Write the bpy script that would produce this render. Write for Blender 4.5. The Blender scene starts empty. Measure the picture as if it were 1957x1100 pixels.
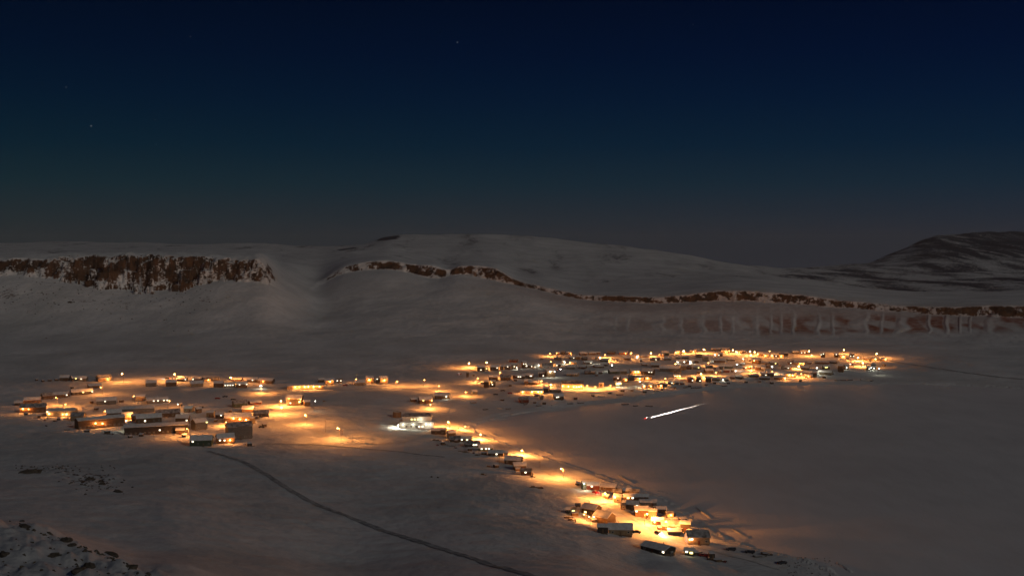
import bpy, math, random
import numpy as np
from mathutils import Vector

# ------------------------------------------------------------------ camera, sky, moon, exposure
SC = bpy.context.scene
F = 2100.0; CX = 978.5; HV = 470.0; H = 167.0       # focal length (px of the 1957 px frame), horizon row, eye height
cam_d = bpy.data.cameras.new('camera'); cam = bpy.data.objects.new('camera', cam_d)
SC.collection.objects.link(cam); SC.camera = cam
cam.location = (0, 0, H); cam.rotation_euler = (math.radians(90), 0, 0)
cam_d.sensor_width = 36; cam_d.lens = 36*F/1957.0; cam_d.shift_y = -80/1957.0
cam_d.clip_start = 0.5; cam_d.clip_end = 40000

world = bpy.data.worlds.new('World'); SC.world = world; world.use_nodes = True
wn = world.node_tree.nodes; wl = world.node_tree.links
for n in list(wn): wn.remove(n)
wo = wn.new('ShaderNodeOutputWorld'); bg = wn.new('ShaderNodeBackground'); bg.inputs[1].default_value = 1.0
wl.new(bg.outputs[0], wo.inputs[0])
tc = wn.new('ShaderNodeTexCoord'); sep = wn.new('ShaderNodeSeparateXYZ'); wl.new(tc.outputs['Generated'], sep.inputs[0])
ramp = wn.new('ShaderNodeValToRGB'); wl.new(sep.outputs[2], ramp.inputs[0])
def s2l(c): return tuple(((v/255+0.055)/1.055)**2.4 if v > 10.3 else v/255/12.92 for v in c)
els = [(0.0, (38, 43, 49)), (0.012, (38, 44, 50)), (0.03, (30, 42, 50)), (0.055, (17, 39, 50)), (0.09, (4, 31, 48)),
       (0.13, (1, 23, 45)), (0.17, (0, 16, 40)), (0.225, (0, 10, 31)), (1.0, (3, 12, 27))]
cr = ramp.color_ramp
while len(cr.elements) < len(els): cr.elements.new(0.5)
for e, (p, c) in zip(cr.elements, els):
    e.position = p; e.color = s2l(c) + (1,)
# east is bluer, west greener
mr = wn.new('ShaderNodeMapRange'); wl.new(sep.outputs[0], mr.inputs[0])
mr.inputs[1].default_value = -0.45; mr.inputs[2].default_value = 0.45; mr.inputs[3].default_value = 0; mr.inputs[4].default_value = 1
tint = wn.new('ShaderNodeMix'); tint.data_type = 'RGBA'; tint.inputs[6].default_value = (0.9, 0.98, 0.88, 1); tint.inputs[7].default_value = (0.95, 0.92, 1.1, 1)
wl.new(mr.outputs[0], tint.inputs[0])
mul = wn.new('ShaderNodeMix'); mul.data_type = 'RGBA'; mul.blend_type = 'MULTIPLY'; mul.inputs[0].default_value = 1
wl.new(ramp.outputs[0], mul.inputs[6]); wl.new(tint.outputs[2], mul.inputs[7])
# a few stars
vor = wn.new('ShaderNodeTexVoronoi'); vor.inputs['Scale'].default_value = 62; wl.new(tc.outputs['Generated'], vor.inputs['Vector'])
lt = wn.new('ShaderNodeMapRange'); wl.new(vor.outputs['Distance'], lt.inputs[0])
lt.inputs[1].default_value = 0.022; lt.inputs[2].default_value = 0.06; lt.inputs[3].default_value = 1; lt.inputs[4].default_value = 0
sc_ = wn.new('ShaderNodeSeparateColor'); wl.new(vor.outputs['Color'], sc_.inputs[0])
thr = wn.new('ShaderNodeMapRange'); wl.new(sc_.outputs[0], thr.inputs[0])
thr.inputs[1].default_value = 0.80; thr.inputs[2].default_value = 1.0; thr.inputs[3].default_value = 0; thr.inputs[4].default_value = 0.15
up = wn.new('ShaderNodeMapRange'); wl.new(sep.outputs[2], up.inputs[0])
up.inputs[1].default_value = 0.03; up.inputs[2].default_value = 0.12
m1 = wn.new('ShaderNodeMath'); m1.operation = 'MULTIPLY'; wl.new(lt.outputs[0], m1.inputs[0]); wl.new(thr.outputs[0], m1.inputs[1])
m2 = wn.new('ShaderNodeMath'); m2.operation = 'MULTIPLY'; wl.new(m1.outputs[0], m2.inputs[0]); wl.new(up.outputs[0], m2.inputs[1])
add = wn.new('ShaderNodeMix'); add.data_type = 'RGBA'; add.blend_type = 'ADD'; add.inputs[0].default_value = 1
wl.new(mul.outputs[2], add.inputs[6]); wl.new(m2.outputs[0], add.inputs[7]); wl.new(add.outputs[2], bg.inputs[0])

moon_d = bpy.data.lights.new('moon', 'SUN'); moon = bpy.data.objects.new('moon', moon_d); SC.collection.objects.link(moon)
moon_d.energy = 0.405; moon_d.angle = math.radians(1.5); moon_d.color = (1.0, 0.925, 0.79)
moon.rotation_euler = Vector((0.62, -0.72, 0.42)).to_track_quat('Z', 'Y').to_euler()
SC.view_settings.view_transform = 'Standard'; SC.view_settings.look = 'None'
SC.view_settings.exposure = 0; SC.view_settings.gamma = 1
SC.cycles.use_denoising = True
SC.cycles.max_bounces = 3; SC.cycles.diffuse_bounces = 2; SC.cycles.glossy_bounces = 1
SC.cycles.sample_clamp_indirect = 1.0; SC.cycles.caustics_reflective = False; SC.cycles.caustics_refractive = False

# ------------------------------------------------------------------ numpy noise
def perlin(x, y, seed=0):
    rs = np.random.RandomState(seed); perm = rs.permutation(256); perm = np.concatenate([perm, perm])
    ang = rs.rand(256)*2*np.pi; gx = np.cos(ang); gy = np.sin(ang)
    xi = np.floor(x).astype(np.int64); yi = np.floor(y).astype(np.int64); xf = x-xi; yf = y-yi
    xi &= 255; yi &= 255
    def g(ix, iy, dx, dy):
        h = perm[perm[ix & 255]+(iy & 255)]; return gx[h]*dx+gy[h]*dy
    u = xf*xf*xf*(xf*(xf*6-15)+10); v = yf*yf*yf*(yf*(yf*6-15)+10)
    a = g(xi, yi, xf, yf)*(1-u)+g(xi+1, yi, xf-1, yf)*u
    b = g(xi, yi+1, xf, yf-1)*(1-u)+g(xi+1, yi+1, xf-1, yf-1)*u
    return (a*(1-v)+b*v)*1.5
def fbm(x, y, scale, octs=4, seed=0, gain=0.5):
    s = 0; a = 1
    for i in range(octs):
        s = s+a*perlin(x/scale*2**i+17.3*i, y/scale*2**i-9.1*i, seed+i); a *= gain
    return s
def sstep(a, b, x):
    t = np.clip((x-a)/(b-a), 0, 1); return t*t*(3-2*t)

# ------------------------------------------------------------------ terrain
def z(v, Y): return H-(v-HV)*Y/F
def V(v, zz): return ((H-zz)*F/(v-HV), zz)
def Q(Y, v): return (Y, z(v, Y))
NEAR = {0: [(330, 84), (480, 47), V(900, 14), V(800, 7)], 300: [(250, 92), (420, 50), V(900, 12), V(812, 7)],
        500: [(300, 70), (450, 40), V(930, 12), V(822, 7)], 700: [(330, 56), (480, 28), V(950, 10), V(850, 6)],
        900: [(330, 58), (480, 31), V(975, 13), V(885, 5)], 1100: [(330, 62), V(1062, 23), V(1003, 10), V(960, 6)],
        1250: [(330, 62), V(1092, 14), V(1056, 7), V(1000, 4)], 1400: [(330, 50), (450, 15), (540, 6), V(1040, 3)],
        1600: [(300, 45), (400, 12), (480, 3), (560, 2)], 1957: [(300, 45), (400, 10), (480, 2), (560, 1)]}
# toe, low talus, high talus, cliff base, cliff top, behind, far base, skyline
FAR = {
 0: [V(705, 11), (1717, 28), Q(1850, 600), Q(1985, 513), Q(2010, 487), (2300, 150), (3000, 147), Q(5000, 463)],
 90: [V(705, 11), (1717, 28), Q(1850, 600), Q(1980, 518), Q(2010, 486), (2300, 150), (3000, 147), Q(5000, 463)],
 250: [V(703, 11), (1700, 28), Q(1850, 602), Q(1962, 548), Q(2010, 487), (2300, 151), (3000, 147), Q(5000, 465)],
 330: [V(702, 11), (1700, 28), Q(1850, 600), Q(1962, 547), Q(2010, 488), (2300, 151), (3000, 147), Q(5000, 467)],
 420: [V(702, 11), (1710, 27), Q(1870, 592), Q(1980, 527), Q(2008, 489), (2300, 151), (3000, 147), Q(5000, 465)],
 507: [V(703, 10), (1720, 26), Q(1890, 584), Q(1985, 524), Q(2003, 488), (2250, 149), (3000, 143), Q(5000, 466)],
 521: [V(703, 10), (1725, 25), Q(1890, 590), Q(1990, 536), Q(2030, 533), (2300, 131), (3000, 140), Q(5000, 467)],
 580: [V(702, 10), (1740, 24), Q(1940, 600), Q(2100, 560), Q(2150, 558), Q(2550, 508), (3100, 135), Q(5000, 470)],
 612: [V(701, 9), (1745, 24), Q(2020, 598), Q(2290, 546), Q(2330, 541), Q(2700, 503), Q(3300, 491), Q(5000, 470)],
 645: [V(700, 9), (1750, 24), Q(2045, 590), Q(2310, 521), Q(2330, 511), Q(2700, 497), Q(3300, 486), Q(5000, 470)],
 690: [V(698, 8), (1750, 24), Q(2050, 580), Q(2300, 513), Q(2320, 499), Q(2600, 490), Q(3300, 480), Q(4500, 468)],
 735: [V(697, 8), (1755, 23), Q(2050, 577), Q(2300, 509), Q(2320, 494), Q(2600, 490), Q(3300, 478), Q(4500, 453)],
 780: [V(695, 8), (1760, 22), Q(2050, 575), Q(2290, 516), Q(2310, 500), Q(2600, 497), Q(3400, 484), Q(4500, 447)],
 838: [V(693, 8), (1770, 22), Q(2050, 574), Q(2250, 532), Q(2268, 508), Q(2600, 505), Q(3300, 494), Q(4500, 446)],
 856: [V(692, 8), (1770, 22), Q(2050, 574), Q(2250, 520), Q(2265, 517), Q(2600, 506), Q(3300, 496), Q(4500, 446)],
 870: [V(692, 8), (1770, 22), Q(2050, 574), Q(2250, 518), Q(2265, 503), Q(2600, 506), Q(3300, 496), Q(4500, 446)],
 940: [V(688, 7), (1780, 22), Q(2040, 580), Q(2220, 530), Q(2240, 506), Q(2600, 510), Q(3300, 500), Q(4500, 446)],
 990: [V(684, 7), (1790, 22), Q(2040, 582), Q(2200, 541), Q(2212, 533), Q(2500, 532), Q(3300, 510), Q(4500, 448)],
 1045: [V(678, 7), (1820, 22), Q(2040, 590), Q(2180, 553), Q(2190, 545), Q(2500, 540), Q(3300, 520), Q(4500, 452)],
 1120: [V(672, 7), (1880, 20), Q(2040, 600), Q(2150, 567), Q(2160, 559), Q(2500, 552), Q(3200, 530), Q(4500, 460)],
 1250: [V(667, 7), (1910, 18), Q(2040, 604), Q(2130, 573), Q(2142, 562), Q(2500, 548), Q(3200, 528), Q(4500, 475)],
 1400: [V(664, 7), (1930, 17), Q(2030, 606), Q(2120, 566), Q(2135, 549), Q(2500, 540), Q(3300, 524), Q(4500, 501)],
 1520: [V(664, 8), (1920, 17), Q(2010, 610), Q(2090, 573), Q(2104, 557), Q(2500, 545), Q(3500, 524), Q(5000, 511)],
 1650: [V(670, 8), (1885, 15), Q(1980, 618), Q(2060, 583), Q(2072, 571), Q(2500, 558), Q(4000, 525), Q(5500, 503)],
 1720: [V(673, 8), (1870, 15), Q(1965, 620), Q(2040, 588), Q(2052, 578), Q(2500, 562), Q(4200, 524), Q(6000, 476)],
 1790: [V(672, 9), (1860, 15), Q(1950, 624), Q(2020, 596), Q(2034, 581), Q(2500, 565), Q(4200, 522), Q(6000, 452)],
 1860: [V(670, 9), (1855, 15), Q(1940, 624), Q(2005, 598), Q(2022, 580), Q(2500, 564), Q(4200, 520), Q(6000, 445)],
 1957: [V(668, 9), (1850, 15), Q(1925, 624), Q(1985, 600), Q(2004, 579), Q(2500, 562), Q(4200, 520), Q(6000, 441)]}
def hermite(xs, ys, x):      # smooth monotone-ish interpolation across columns
    xs = np.array(xs, float); ys = np.array(ys, float)
    d = np.diff(ys)/np.diff(xs); m = np.zeros_like(ys)
    for i in range(1, len(xs)-1):
        m[i] = 0 if d[i-1]*d[i] <= 0 else 2*d[i-1]*d[i]/(d[i-1]+d[i])
    i = np.clip(np.searchsorted(xs, x)-1, 0, len(xs)-2); h = xs[i+1]-xs[i]; t = np.clip((x-xs[i])/h, 0, 1)
    return (2*t**3-3*t**2+1)*ys[i]+(t**3-2*t**2+t)*h*m[i]+(-2*t**3+3*t**2)*ys[i+1]+(t**3-t**2)*h*m[i+1]

US = np.concatenate([np.arange(-900, -60, 14.0), np.arange(-60, 2020, 2.2), np.arange(2020, 2900, 14.0)])
r1 = [4.0]
while r1[-1] < 350: r1.append(r1[-1]*1.018+0.15)
r2 = list(np.arange(r1[-1]+3, 1400, 3.0)); r3 = list(np.arange(r2[-1]+3.5, 1880, 3.5)); r4 = list(np.arange(r3[-1]+1.8, 2340, 1.8))
r5 = [r4[-1]+4]
while r5[-1] < 6600: r5.append(r5[-1]*1.0055)
YS = np.array(r1+r2+r3+r4+r5+[7200, 8000, 9500, 12000])
NU, NY = len(US), len(YS)
UU, YY = np.meshgrid(US, YS)           # rows: depth
XX = (UU-CX)*YY/F
kn = sorted(NEAR); kf = sorted(FAR)
Yk = []; Zk = []
Yk += [np.full(NU, 4.0), np.full(NU, 60.0), np.full(NU, 160.0)]; Zk += [np.full(NU, 164.6), np.full(NU, 142.0), np.full(NU, 106.0)]
for k in range(4):
    Yk.append(hermite(kn, [NEAR[c][k][0] for c in kn], US)); Zk.append(hermite(kn, [NEAR[c][k][1] for c in kn], US))
for k in range(8):
    Yk.append(hermite(kf, [FAR[c][k][0] for c in kf], US)); Zk.append(hermite(kf, [FAR[c][k][1] for c in kf], US))
Yk += [Yk[-1]+900, np.full(NU, 12000.0)]; Zk += [Zk[-1]-70, np.full(NU, -150.0)]
Yk = np.array(Yk); Zk = np.array(Zk)
IB, IT = 10, 11                        # cliff base / cliff top knots
CH = Zk[IT]-Zk[IB]                     # cliff height per column
def boxf(A, k):
    P = np.pad(A, k, mode='edge'); c = np.cumsum(np.concatenate([[0], P])); return (c[2*k+1:]-c[:-2*k-1])/(2*k+1)
CHs = CH.copy()
for _ in range(2): CHs[70:-70] = boxf(CHs, 6)[70:-70]
Zb = Zk.copy(); Zb[IT:] -= CHs
ZZ = np.empty((NY, NU)); GY = np.arange(0, 12010, 5.0)
def boxf(A, k):
    P = np.pad(A, k, mode='edge'); c = np.cumsum(np.concatenate([[0], P])); return (c[2*k+1:]-c[:-2*k-1])/(2*k+1)
wl_ = sstep(380, 800, GY)
for j in range(NU):
    g_ = np.interp(GY, Yk[:, j], Zb[:, j]); lo_ = boxf(boxf(g_, 3), 3); hi_ = boxf(boxf(boxf(g_, 11), 11), 9)
    ZZ[:, j] = np.interp(YS, GY, lo_*(1-wl_)+hi_*wl_)

# shoreline: land on one side, frozen bay on the other
SHORE = [(3200, 770), (2400, 752), (1957, 742), (1840, 736), (1700, 732), (1560, 734), (1480, 736), (1380, 741), (1320, 748), (1250, 758), (1180, 767),
         (1100, 774), (1030, 784), (960, 795), (920, 806), (898, 815), (900, 824), (930, 836), (1000, 862), (1075, 886), (1130, 903), (1190, 926),
         (1262, 950), (1320, 992), (1380, 1026), (1440, 1049), (1520, 1066), (1570, 1085), (1625, 1115), (1760, 1185), (2100, 1330), (3200, 1500)]
shp = np.array([((u-CX)*V(v, 0)[0]/F, V(v, 0)[0]) for u, v in SHORE])
def shore_dist(x, y):                  # >0 on land
    d = np.full(x.shape, 1e9)
    for (ax, ay), (bx, by) in zip(shp[:-1], shp[1:]):
        ex, ey = bx-ax, by-ay; t = np.clip(((x-ax)*ex+(y-ay)*ey)/(ex*ex+ey*ey), 0, 1)
        d = np.minimum(d, np.hypot(x-ax-t*ex, y-ay-t*ey))
    ins = np.zeros(x.shape, bool); P = np.vstack([shp, [(60000, 500), (60000, 1500)]])
    for i in range(len(P)):
        ax, ay = P[i]; bx, by = P[(i+1) % len(P)]
        if ay == by: continue
        c = ((ay > y) != (by > y)) & (x < (bx-ax)*(y-ay)/(by-ay)+ax); ins ^= c
    return np.where(ins, -d, d)
nr = np.searchsorted(YS, 1750)
SD = np.full((NY, NU), 400.0); SD[:nr] = shore_dist(XX[:nr], YY[:nr]+0*XX[:nr])
jd0, jd1 = np.searchsorted(US, -60), np.searchsorted(US, 2020)
for _ in range(2):
    k = 7; r_a, r_b = np.searchsorted(YS, 1500), np.searchsorted(YS, 3200)
    B = ZZ[r_a:r_b, jd0-k:jd1+k]; c = np.cumsum(np.concatenate([np.zeros((B.shape[0], 1)), B], 1), 1); ZZ[r_a:r_b, jd0:jd1] = ((c[:, 2*k+1:]-c[:, :-2*k-1])/(2*k+1))[:, :jd1-jd0]
# cliffs: noisy step, several ledges
X2 = XX; Yc = 0.5*(Yk[IB]+Yk[IT])[None, :]
cw = np.clip(Yk[IT]-Yk[IB], 8, 60)[None, :]
hz = (YY > 1850) & (YY < 2450)
r0, rN = np.searchsorted(YS, 1850), np.searchsorted(YS, 2450)
xs, ys = XX[r0:rN], YY[r0:rN]; step = np.zeros((rN-r0, NU))
butt = fbm(xs, ys, 42, 4, 5, 0.55)
lu = UU[r0:rN]
amp = np.interp(lu, [0, 80, 150, 360, 440, 520, 560, 840, 1000, 1100, 2000], [14, 16, 40, 36, 24, 10, 8, 9, 9, 7, 9])
for q, w in ((0.12, 0.22), (0.4, 0.33), (0.72, 0.3), (0.95, 0.15)):
    off = Yc+(q-0.5)*cw+amp*(butt*0.8+0.45*fbm(xs, ys, 15, 3, 30+int(q*10)))
    wdt = 2.3+3.5*sstep(0.0, 0.5, fbm(xs, ys, 24, 2, 44+int(q*10)))
    step += w*sstep(-1, 1, (ys-off)/wdt)
ZZ[r0:rN] += CHs[None, :]*step*(1+0.07*fbm(xs, ys, 30, 3, 47)*sstep(12, 30, CH)[None, :])
ZZ[rN:] += CHs[None, :]
# relief detail
talus = sstep(1560, 1800, YY)*(1-sstep(1950, 2300, YY)*0.5)
ZZ += sstep(250, 500, YY)*(1-sstep(1500, 1700, YY))*(0.55*fbm(XX, YY, 60, 3, 50)+0.42*fbm(XX+0.3*YY, YY*1.2, 17, 3, 55))
ZZ += talus*(1.5*fbm(XX, YY, 75, 4, 60)+0.35*fbm(XX, YY, 9, 3, 64))
far = sstep(2350, 2900, YY)
ZZ += far*(7*fbm(XX, YY, 420, 5, 70, 0.52))
ZZ += sstep(4600, 5200, YY)*sstep(1700, 1800, UU)*9*fbm(XX, YY*0.3, 130, 4, 75, 0.6)
near = 1-sstep(120, 330, YY)
ZZ += (1-sstep(250, 420, YY))*sstep(60, 140, YY)*(1.6*fbm(XX, YY, 40, 5, 80, 0.55))
# gullies down the eastern talus
gb = sstep(1000, 1300, UU)*sstep(1850, 1925, YY)*(1-sstep(0, 1, (YY-(Yk[IB][None, :]-8))/18))
XR = (UU-CX)*2030/F
gs = XR+5*fbm(XX, YY, 90, 2, 91)
cell = gs/36.0+1.3*perlin(XR/80, YY*0+3.3, 92)
gul = np.abs((cell % 1.0)-0.5)*2          # 1 at spur edges
wide = sstep(0.74, 1.0, gul)
ZZ += gb*(1-0.8*sstep(1985, 2050, YY))*(1.5+0.9*perlin(XR/120, XR*0+5.1, 190))*(wide-0.3)*np.interp(UU, [1000, 1400, 1600, 2000], [0.25, 0.6, 1.1, 1.3])
# rocky spur (near corner) and boulder patch
spur = (1-sstep(0.0, 1.0, (YY-np.interp(UU, [-900, 0, 300, 420], [380, 345, 262, 190]))/22))*(1-sstep(330, 460, UU))*sstep(90, 150, YY)
ZZ += spur*(2.2*np.abs(fbm(XX, YY, 16, 4, 101))+1.0*fbm(XX, YY, 5, 2, 108))
px_v = HV+F*(H-ZZ)/np.maximum(YY, 1)
patch = np.exp(-(((UU-175)/75)**2+((px_v-915)/20)**2))+0.8*np.exp(-(((UU-85)/60)**2+((px_v-898)/8)**2))
patch = np.where((YY > 500) & (YY < 1000), patch, 0)
ZZ += patch*(1.3*np.abs(fbm(XX, YY, 14, 3, 111)))
# bay and shore ice
lan = sstep(0, 45, SD)
ZZ[:nr] = np.where(SD[:nr] > 0, 0.35+1.6*sstep(0, 9, SD[:nr])+(np.maximum(ZZ[:nr], 3)-1.95)*sstep(5, 90, SD[:nr]), -0.6-1.2*sstep(0, 20, -SD[:nr]))
ridge = np.exp(-((SD[:nr]+1.5-1.5*perlin(XX[:nr]/40, YY[:nr]/40, 120))/3.2)**2)
ZZ[:nr] += ridge*(1.15+0.9*fbm(XX[:nr], YY[:nr], 7, 2, 121))
r2_ = np.exp(-((SD[:nr]+13+6*perlin(XX[:nr]/60, YY[:nr]/60, 124))/1.6)**2)
ZZ[:nr] += r2_*sstep(0.1, 0.5, perlin(XX[:nr]/35, YY[:nr]/35, 125)+0.25)*2.3
# what is bare rock or earth and what is snow
dzy = np.gradient(ZZ, axis=0)/np.gradient(YS)[:, None]; dzx = np.gradient(ZZ, axis=1)/np.maximum(np.gradient(XX, axis=1), 0.05)
slope = np.hypot(dzy, dzx)
rock = sstep(1.0, 1.9, slope)*(YY > 1850)*(YY < 2450)*(0.625+0.10*fbm(XX, YY, 30, 3, 133))
band = np.clip(1-np.abs(YY-Yc)/(cw*0.5+16), 0, 1)
hrel = np.zeros_like(ZZ); hrel[r0:rN] = step*CH[None, :]
nn = fbm(XX+0.8*hrel, hrel*1.4, 24, 4, 181, 0.6); lob = 0.32+0.55*perlin(XR/38, XR*0+1.7, 183)
S_ = np.zeros_like(ZZ); S_[r0:rN] = step
wnd = sstep(0.02, 0.12, S_)*(1-sstep(0.88, 0.98, S_))*sstep(2.5, 6, CH)[None, :]
west = 1-sstep(1000, 1060, UU)
rock = np.where(S_ > 0.01, np.clip(rock+west*(0.15*nn+0.0)-west*0.13*(1-sstep(-0.12, 0.12, S_-lob)), 0, 1), rock)
rock = np.maximum(rock, wnd*(west*(0.50+0.09*sstep(680, 760, UU)+0.18*nn)+(1-west)*(np.interp(UU, [1045, 1200, 1400, 1440, 1560, 1700, 1745, 1770, 2000], [.56, .57, .62, .50, .55, .50, .46, .64, .64])+0.32*nn)))
rock = np.maximum(rock, band*sstep(-0.15, 0.4, fbm(XX, YY, 13, 3, 130))*sstep(3, 8, CH)[None, :]*0.70*(YY < 2450))
rock = np.maximum(rock, (0.31+0.09*fbm(XX, YY, 120, 2, 136))*sstep(1560, 1800, YY))
rock = np.maximum(rock, (0.41+0.12*fbm(XX, YY, 50, 3, 135))*(1-sstep(450, 750, UU))*np.exp(-((YY-(Yc-85))/65)**2))          # stony talus under the mesa
rock = np.maximum(rock, spur*0.45*sstep(0.4, 0.9, slope)); rock = np.maximum(rock, spur*0.55*sstep(0.35, 0.7, fbm(XX, YY, 9, 3, 140)))
rock = np.maximum(rock, np.clip(patch, 0, 1)*0.75*sstep(-0.05, 0.35, fbm(XX, YY, 7, 3, 142)))
fm = np.exp(-(((UU-1885)/175)**4+((YY-5550)/1050)**4))                        # dark mountain
rock = np.maximum(rock, np.clip(fm*1.25, 0, 1)*(0.60+0.34*fbm(XX, YY*0.05, 48, 4, 170))); rock = np.maximum(rock, 0.85*np.exp(-(((UU-742)/32)**2+((YY-4300)/260)**2)))
rock = np.maximum(rock, 0.75*np.exp(-(((UU-663)/34)**2+((YY-3900)/260)**2))); rock = np.maximum(rock, 0.6*np.exp(-(((UU-1900)/110)**2+((YY-2750)/250)**2)))
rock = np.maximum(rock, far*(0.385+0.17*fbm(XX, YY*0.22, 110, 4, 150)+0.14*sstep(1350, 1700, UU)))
bare = gb*(1-0.7*sstep(1980, 2050, YY))*sstep(0.12, 0.4, 1-gul)*sstep(-0.5, 0.3, fbm(XX, YY*0.5, 60, 3, 160))*np.interp(UU, [1200, 1450, 1600, 1900, 2000], [0.35, 0.7, 1, 1, 0.8])
bare = np.maximum(bare, 0.35*sstep(800, 1100, UU)*np.exp(-((YY-(Yc-40))/60)**2))

def bilin(A, u, Y):
    iu = int(np.clip(np.searchsorted(US, u)-1, 0, NU-2)); iy = int(np.clip(np.searchsorted(YS, Y)-1, 0, NY-2))
    a = (u-US[iu])/(US[iu+1]-US[iu]); b = (Y-YS[iy])/(YS[iy+1]-YS[iy])
    return (A[iy, iu]*(1-a)+A[iy, iu+1]*a)*(1-b)+(A[iy+1, iu]*(1-a)+A[iy+1, iu+1]*a)*b
def height(x, y): return max(0.0, float(bilin(ZZ, CX+F*x/y, y)))
def at(u, v, ymin=150):                 # where a line of sight meets the ground: a real place on the terrain
    iu = int(np.clip(np.searchsorted(US, u)-1, 0, NU-2)); a = (u-US[iu])/(US[iu+1]-US[iu])
    col = np.maximum(ZZ[:, iu]*(1-a)+ZZ[:, iu+1]*a, 0); vt = HV+F*(H-col)/YS
    i = np.searchsorted(YS, ymin); idx = np.where(vt[i:] <= v)[0][0]+i
    t = (vt[idx-1]-v)/(vt[idx-1]-vt[idx]+1e-9); Y = YS[idx-1]+t*(YS[idx]-YS[idx-1])
    x = (u-CX)*Y/F
    return Vector((x, Y, height(x, Y)))

# ------------------------------------------------------------------ object helpers
COL = SC.collection
def tag(o, label=None, cat=None, group=None, kind=None):
    if label: o['label'] = label
    if cat: o['category'] = cat
    if group: o['group'] = group
    if kind: o['kind'] = kind
    return o
def empty(name, loc, rz=0):
    o = bpy.data.objects.new(name, None); COL.objects.link(o); o.location = loc; o.rotation_euler = (0, 0, rz); return o
class MB:
    def __init__(s): s.v = []; s.f = []; s.m = []
    def quad(s, pts, m=0):
        n = len(s.v); s.v += [tuple(p) for p in pts]; s.f.append(tuple(range(n, n+len(pts)))); s.m.append(m)
    def box(s, c, d, m=0, rz=0, taper=1.0):
        n = len(s.v); ca, sa = math.cos(rz), math.sin(rz)
        for k in (-1, 1):
            t = taper if k > 0 else 1
            for a, b in ((-1, -1), (1, -1), (1, 1), (-1, 1)):
                x, y = a*d[0]/2*t, b*d[1]/2*t
                s.v.append((c[0]+x*ca-y*sa, c[1]+x*sa+y*ca, c[2]+k*d[2]/2))
        for q in ((3, 2, 1, 0), (4, 5, 6, 7), (0, 1, 5, 4), (1, 2, 6, 5), (2, 3, 7, 6), (3, 0, 4, 7)):
            s.f.append(tuple(n+i for i in q)); s.m.append(m)
        return s
    def tube(s, a, b, r0, r1=None, n=8, m=0):
        r1 = r0 if r1 is None else r1; a = Vector(a); b = Vector(b); d = (b-a).normalized()
        e = d.orthogonal().normalized(); g = d.cross(e); k = len(s.v)
        for p, r in ((a, r0), (b, r1)):
            for i in range(n):
                t = 2*math.pi*i/n; s.v.append(tuple(p+e*math.cos(t)*r+g*math.sin(t)*r))
        for i in range(n):
            j = (i+1) % n; s.f.append((k+i, k+j, k+n+j, k+n+i)); s.m.append(m)
        s.f.append(tuple(k+i for i in reversed(range(n)))); s.m.append(m); s.f.append(tuple(k+n+i for i in range(n))); s.m.append(m)
        return s
    def ball(s, c, r, m=0, n=8, sz=1.0):
        k = len(s.v); R = 5
        for i in range(R+1):
            th = math.pi*i/R
            for j in range(n):
                t = 2*math.pi*j/n; s.v.append((c[0]+r*math.sin(th)*math.cos(t), c[1]+r*math.sin(th)*math.sin(t), c[2]+r*sz*math.cos(th)))
        for i in range(R):
            for j in range(n):
                jj = (j+1) % n; s.f.append((k+i*n+j, k+(i+1)*n+j, k+(i+1)*n+jj, k+i*n+jj)); s.m.append(m)
        return s
    def mesh(s, name, mats, smooth=False):
        me = bpy.data.meshes.new(name); me.from_pydata(s.v, [], s.f)
        for mt in (mats if isinstance(mats, (list, tuple)) else [mats]): me.materials.append(mt)
        me.polygons.foreach_set('material_index', s.m)
        if smooth: me.polygons.foreach_set('use_smooth', [True]*len(s.f))
        me.update(); return me
    def build(s, name, mats, parent=None, smooth=False):
        o = bpy.data.objects.new(name, s.mesh(name, mats, smooth)); COL.objects.link(o)
        if parent: o.parent = parent
        return o

# ------------------------------------------------------------------ materials
def newmat(name):
    m = bpy.data.materials.new(name); m.use_nodes = True; nt = m.node_tree
    b = nt.nodes['Principled BSDF']; b.inputs['Specular IOR Level'].default_value = 0.15; return m, nt, b
def noise(nt, scale, detail=4, vec=None, rough=0.55):
    n = nt.nodes.new('ShaderNodeTexNoise'); n.inputs['Scale'].default_value = scale; n.inputs['Detail'].default_value = detail; n.inputs['Roughness'].default_value = rough
    if vec: nt.links.new(vec, n.inputs['Vector'])
    return n
def geo(nt): return nt.nodes.new('ShaderNodeNewGeometry').outputs['Position']
def mapr(nt, src, a, b, c, d):
    m = nt.nodes.new('ShaderNodeMapRange'); nt.links.new(src, m.inputs[0])
    for i, v in enumerate((a, b, c, d)): m.inputs[i+1].default_value = v
    return m.outputs[0]
def mixc(nt, fac, a, b):
    m = nt.nodes.new('ShaderNodeMix'); m.data_type = 'RGBA'
    if hasattr(fac, 'links'): nt.links.new(fac, m.inputs[0])
    else: m.inputs[0].default_value = fac
    for i, c in ((6, a), (7, b)):
        if hasattr(c, 'links'): nt.links.new(c, m.inputs[i])
        else: m.inputs[i].default_value = tuple(c)+(1,)
    return m.outputs[2]
def snow_color(nt, P):
    n1 = noise(nt, 0.012, 5, P); n2 = noise(nt, 0.15, 4, P)
    c = mixc(nt, mapr(nt, n1.outputs[0], 0.35, 0.68, 0, 1), (0.60, 0.62, 0.63), (0.80, 0.81, 0.82))
    return mixc(nt, mapr(nt, n2.outputs[0], 0.50, 0.75, 0, 0.42), c, (0.48, 0.47, 0.46))
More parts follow.
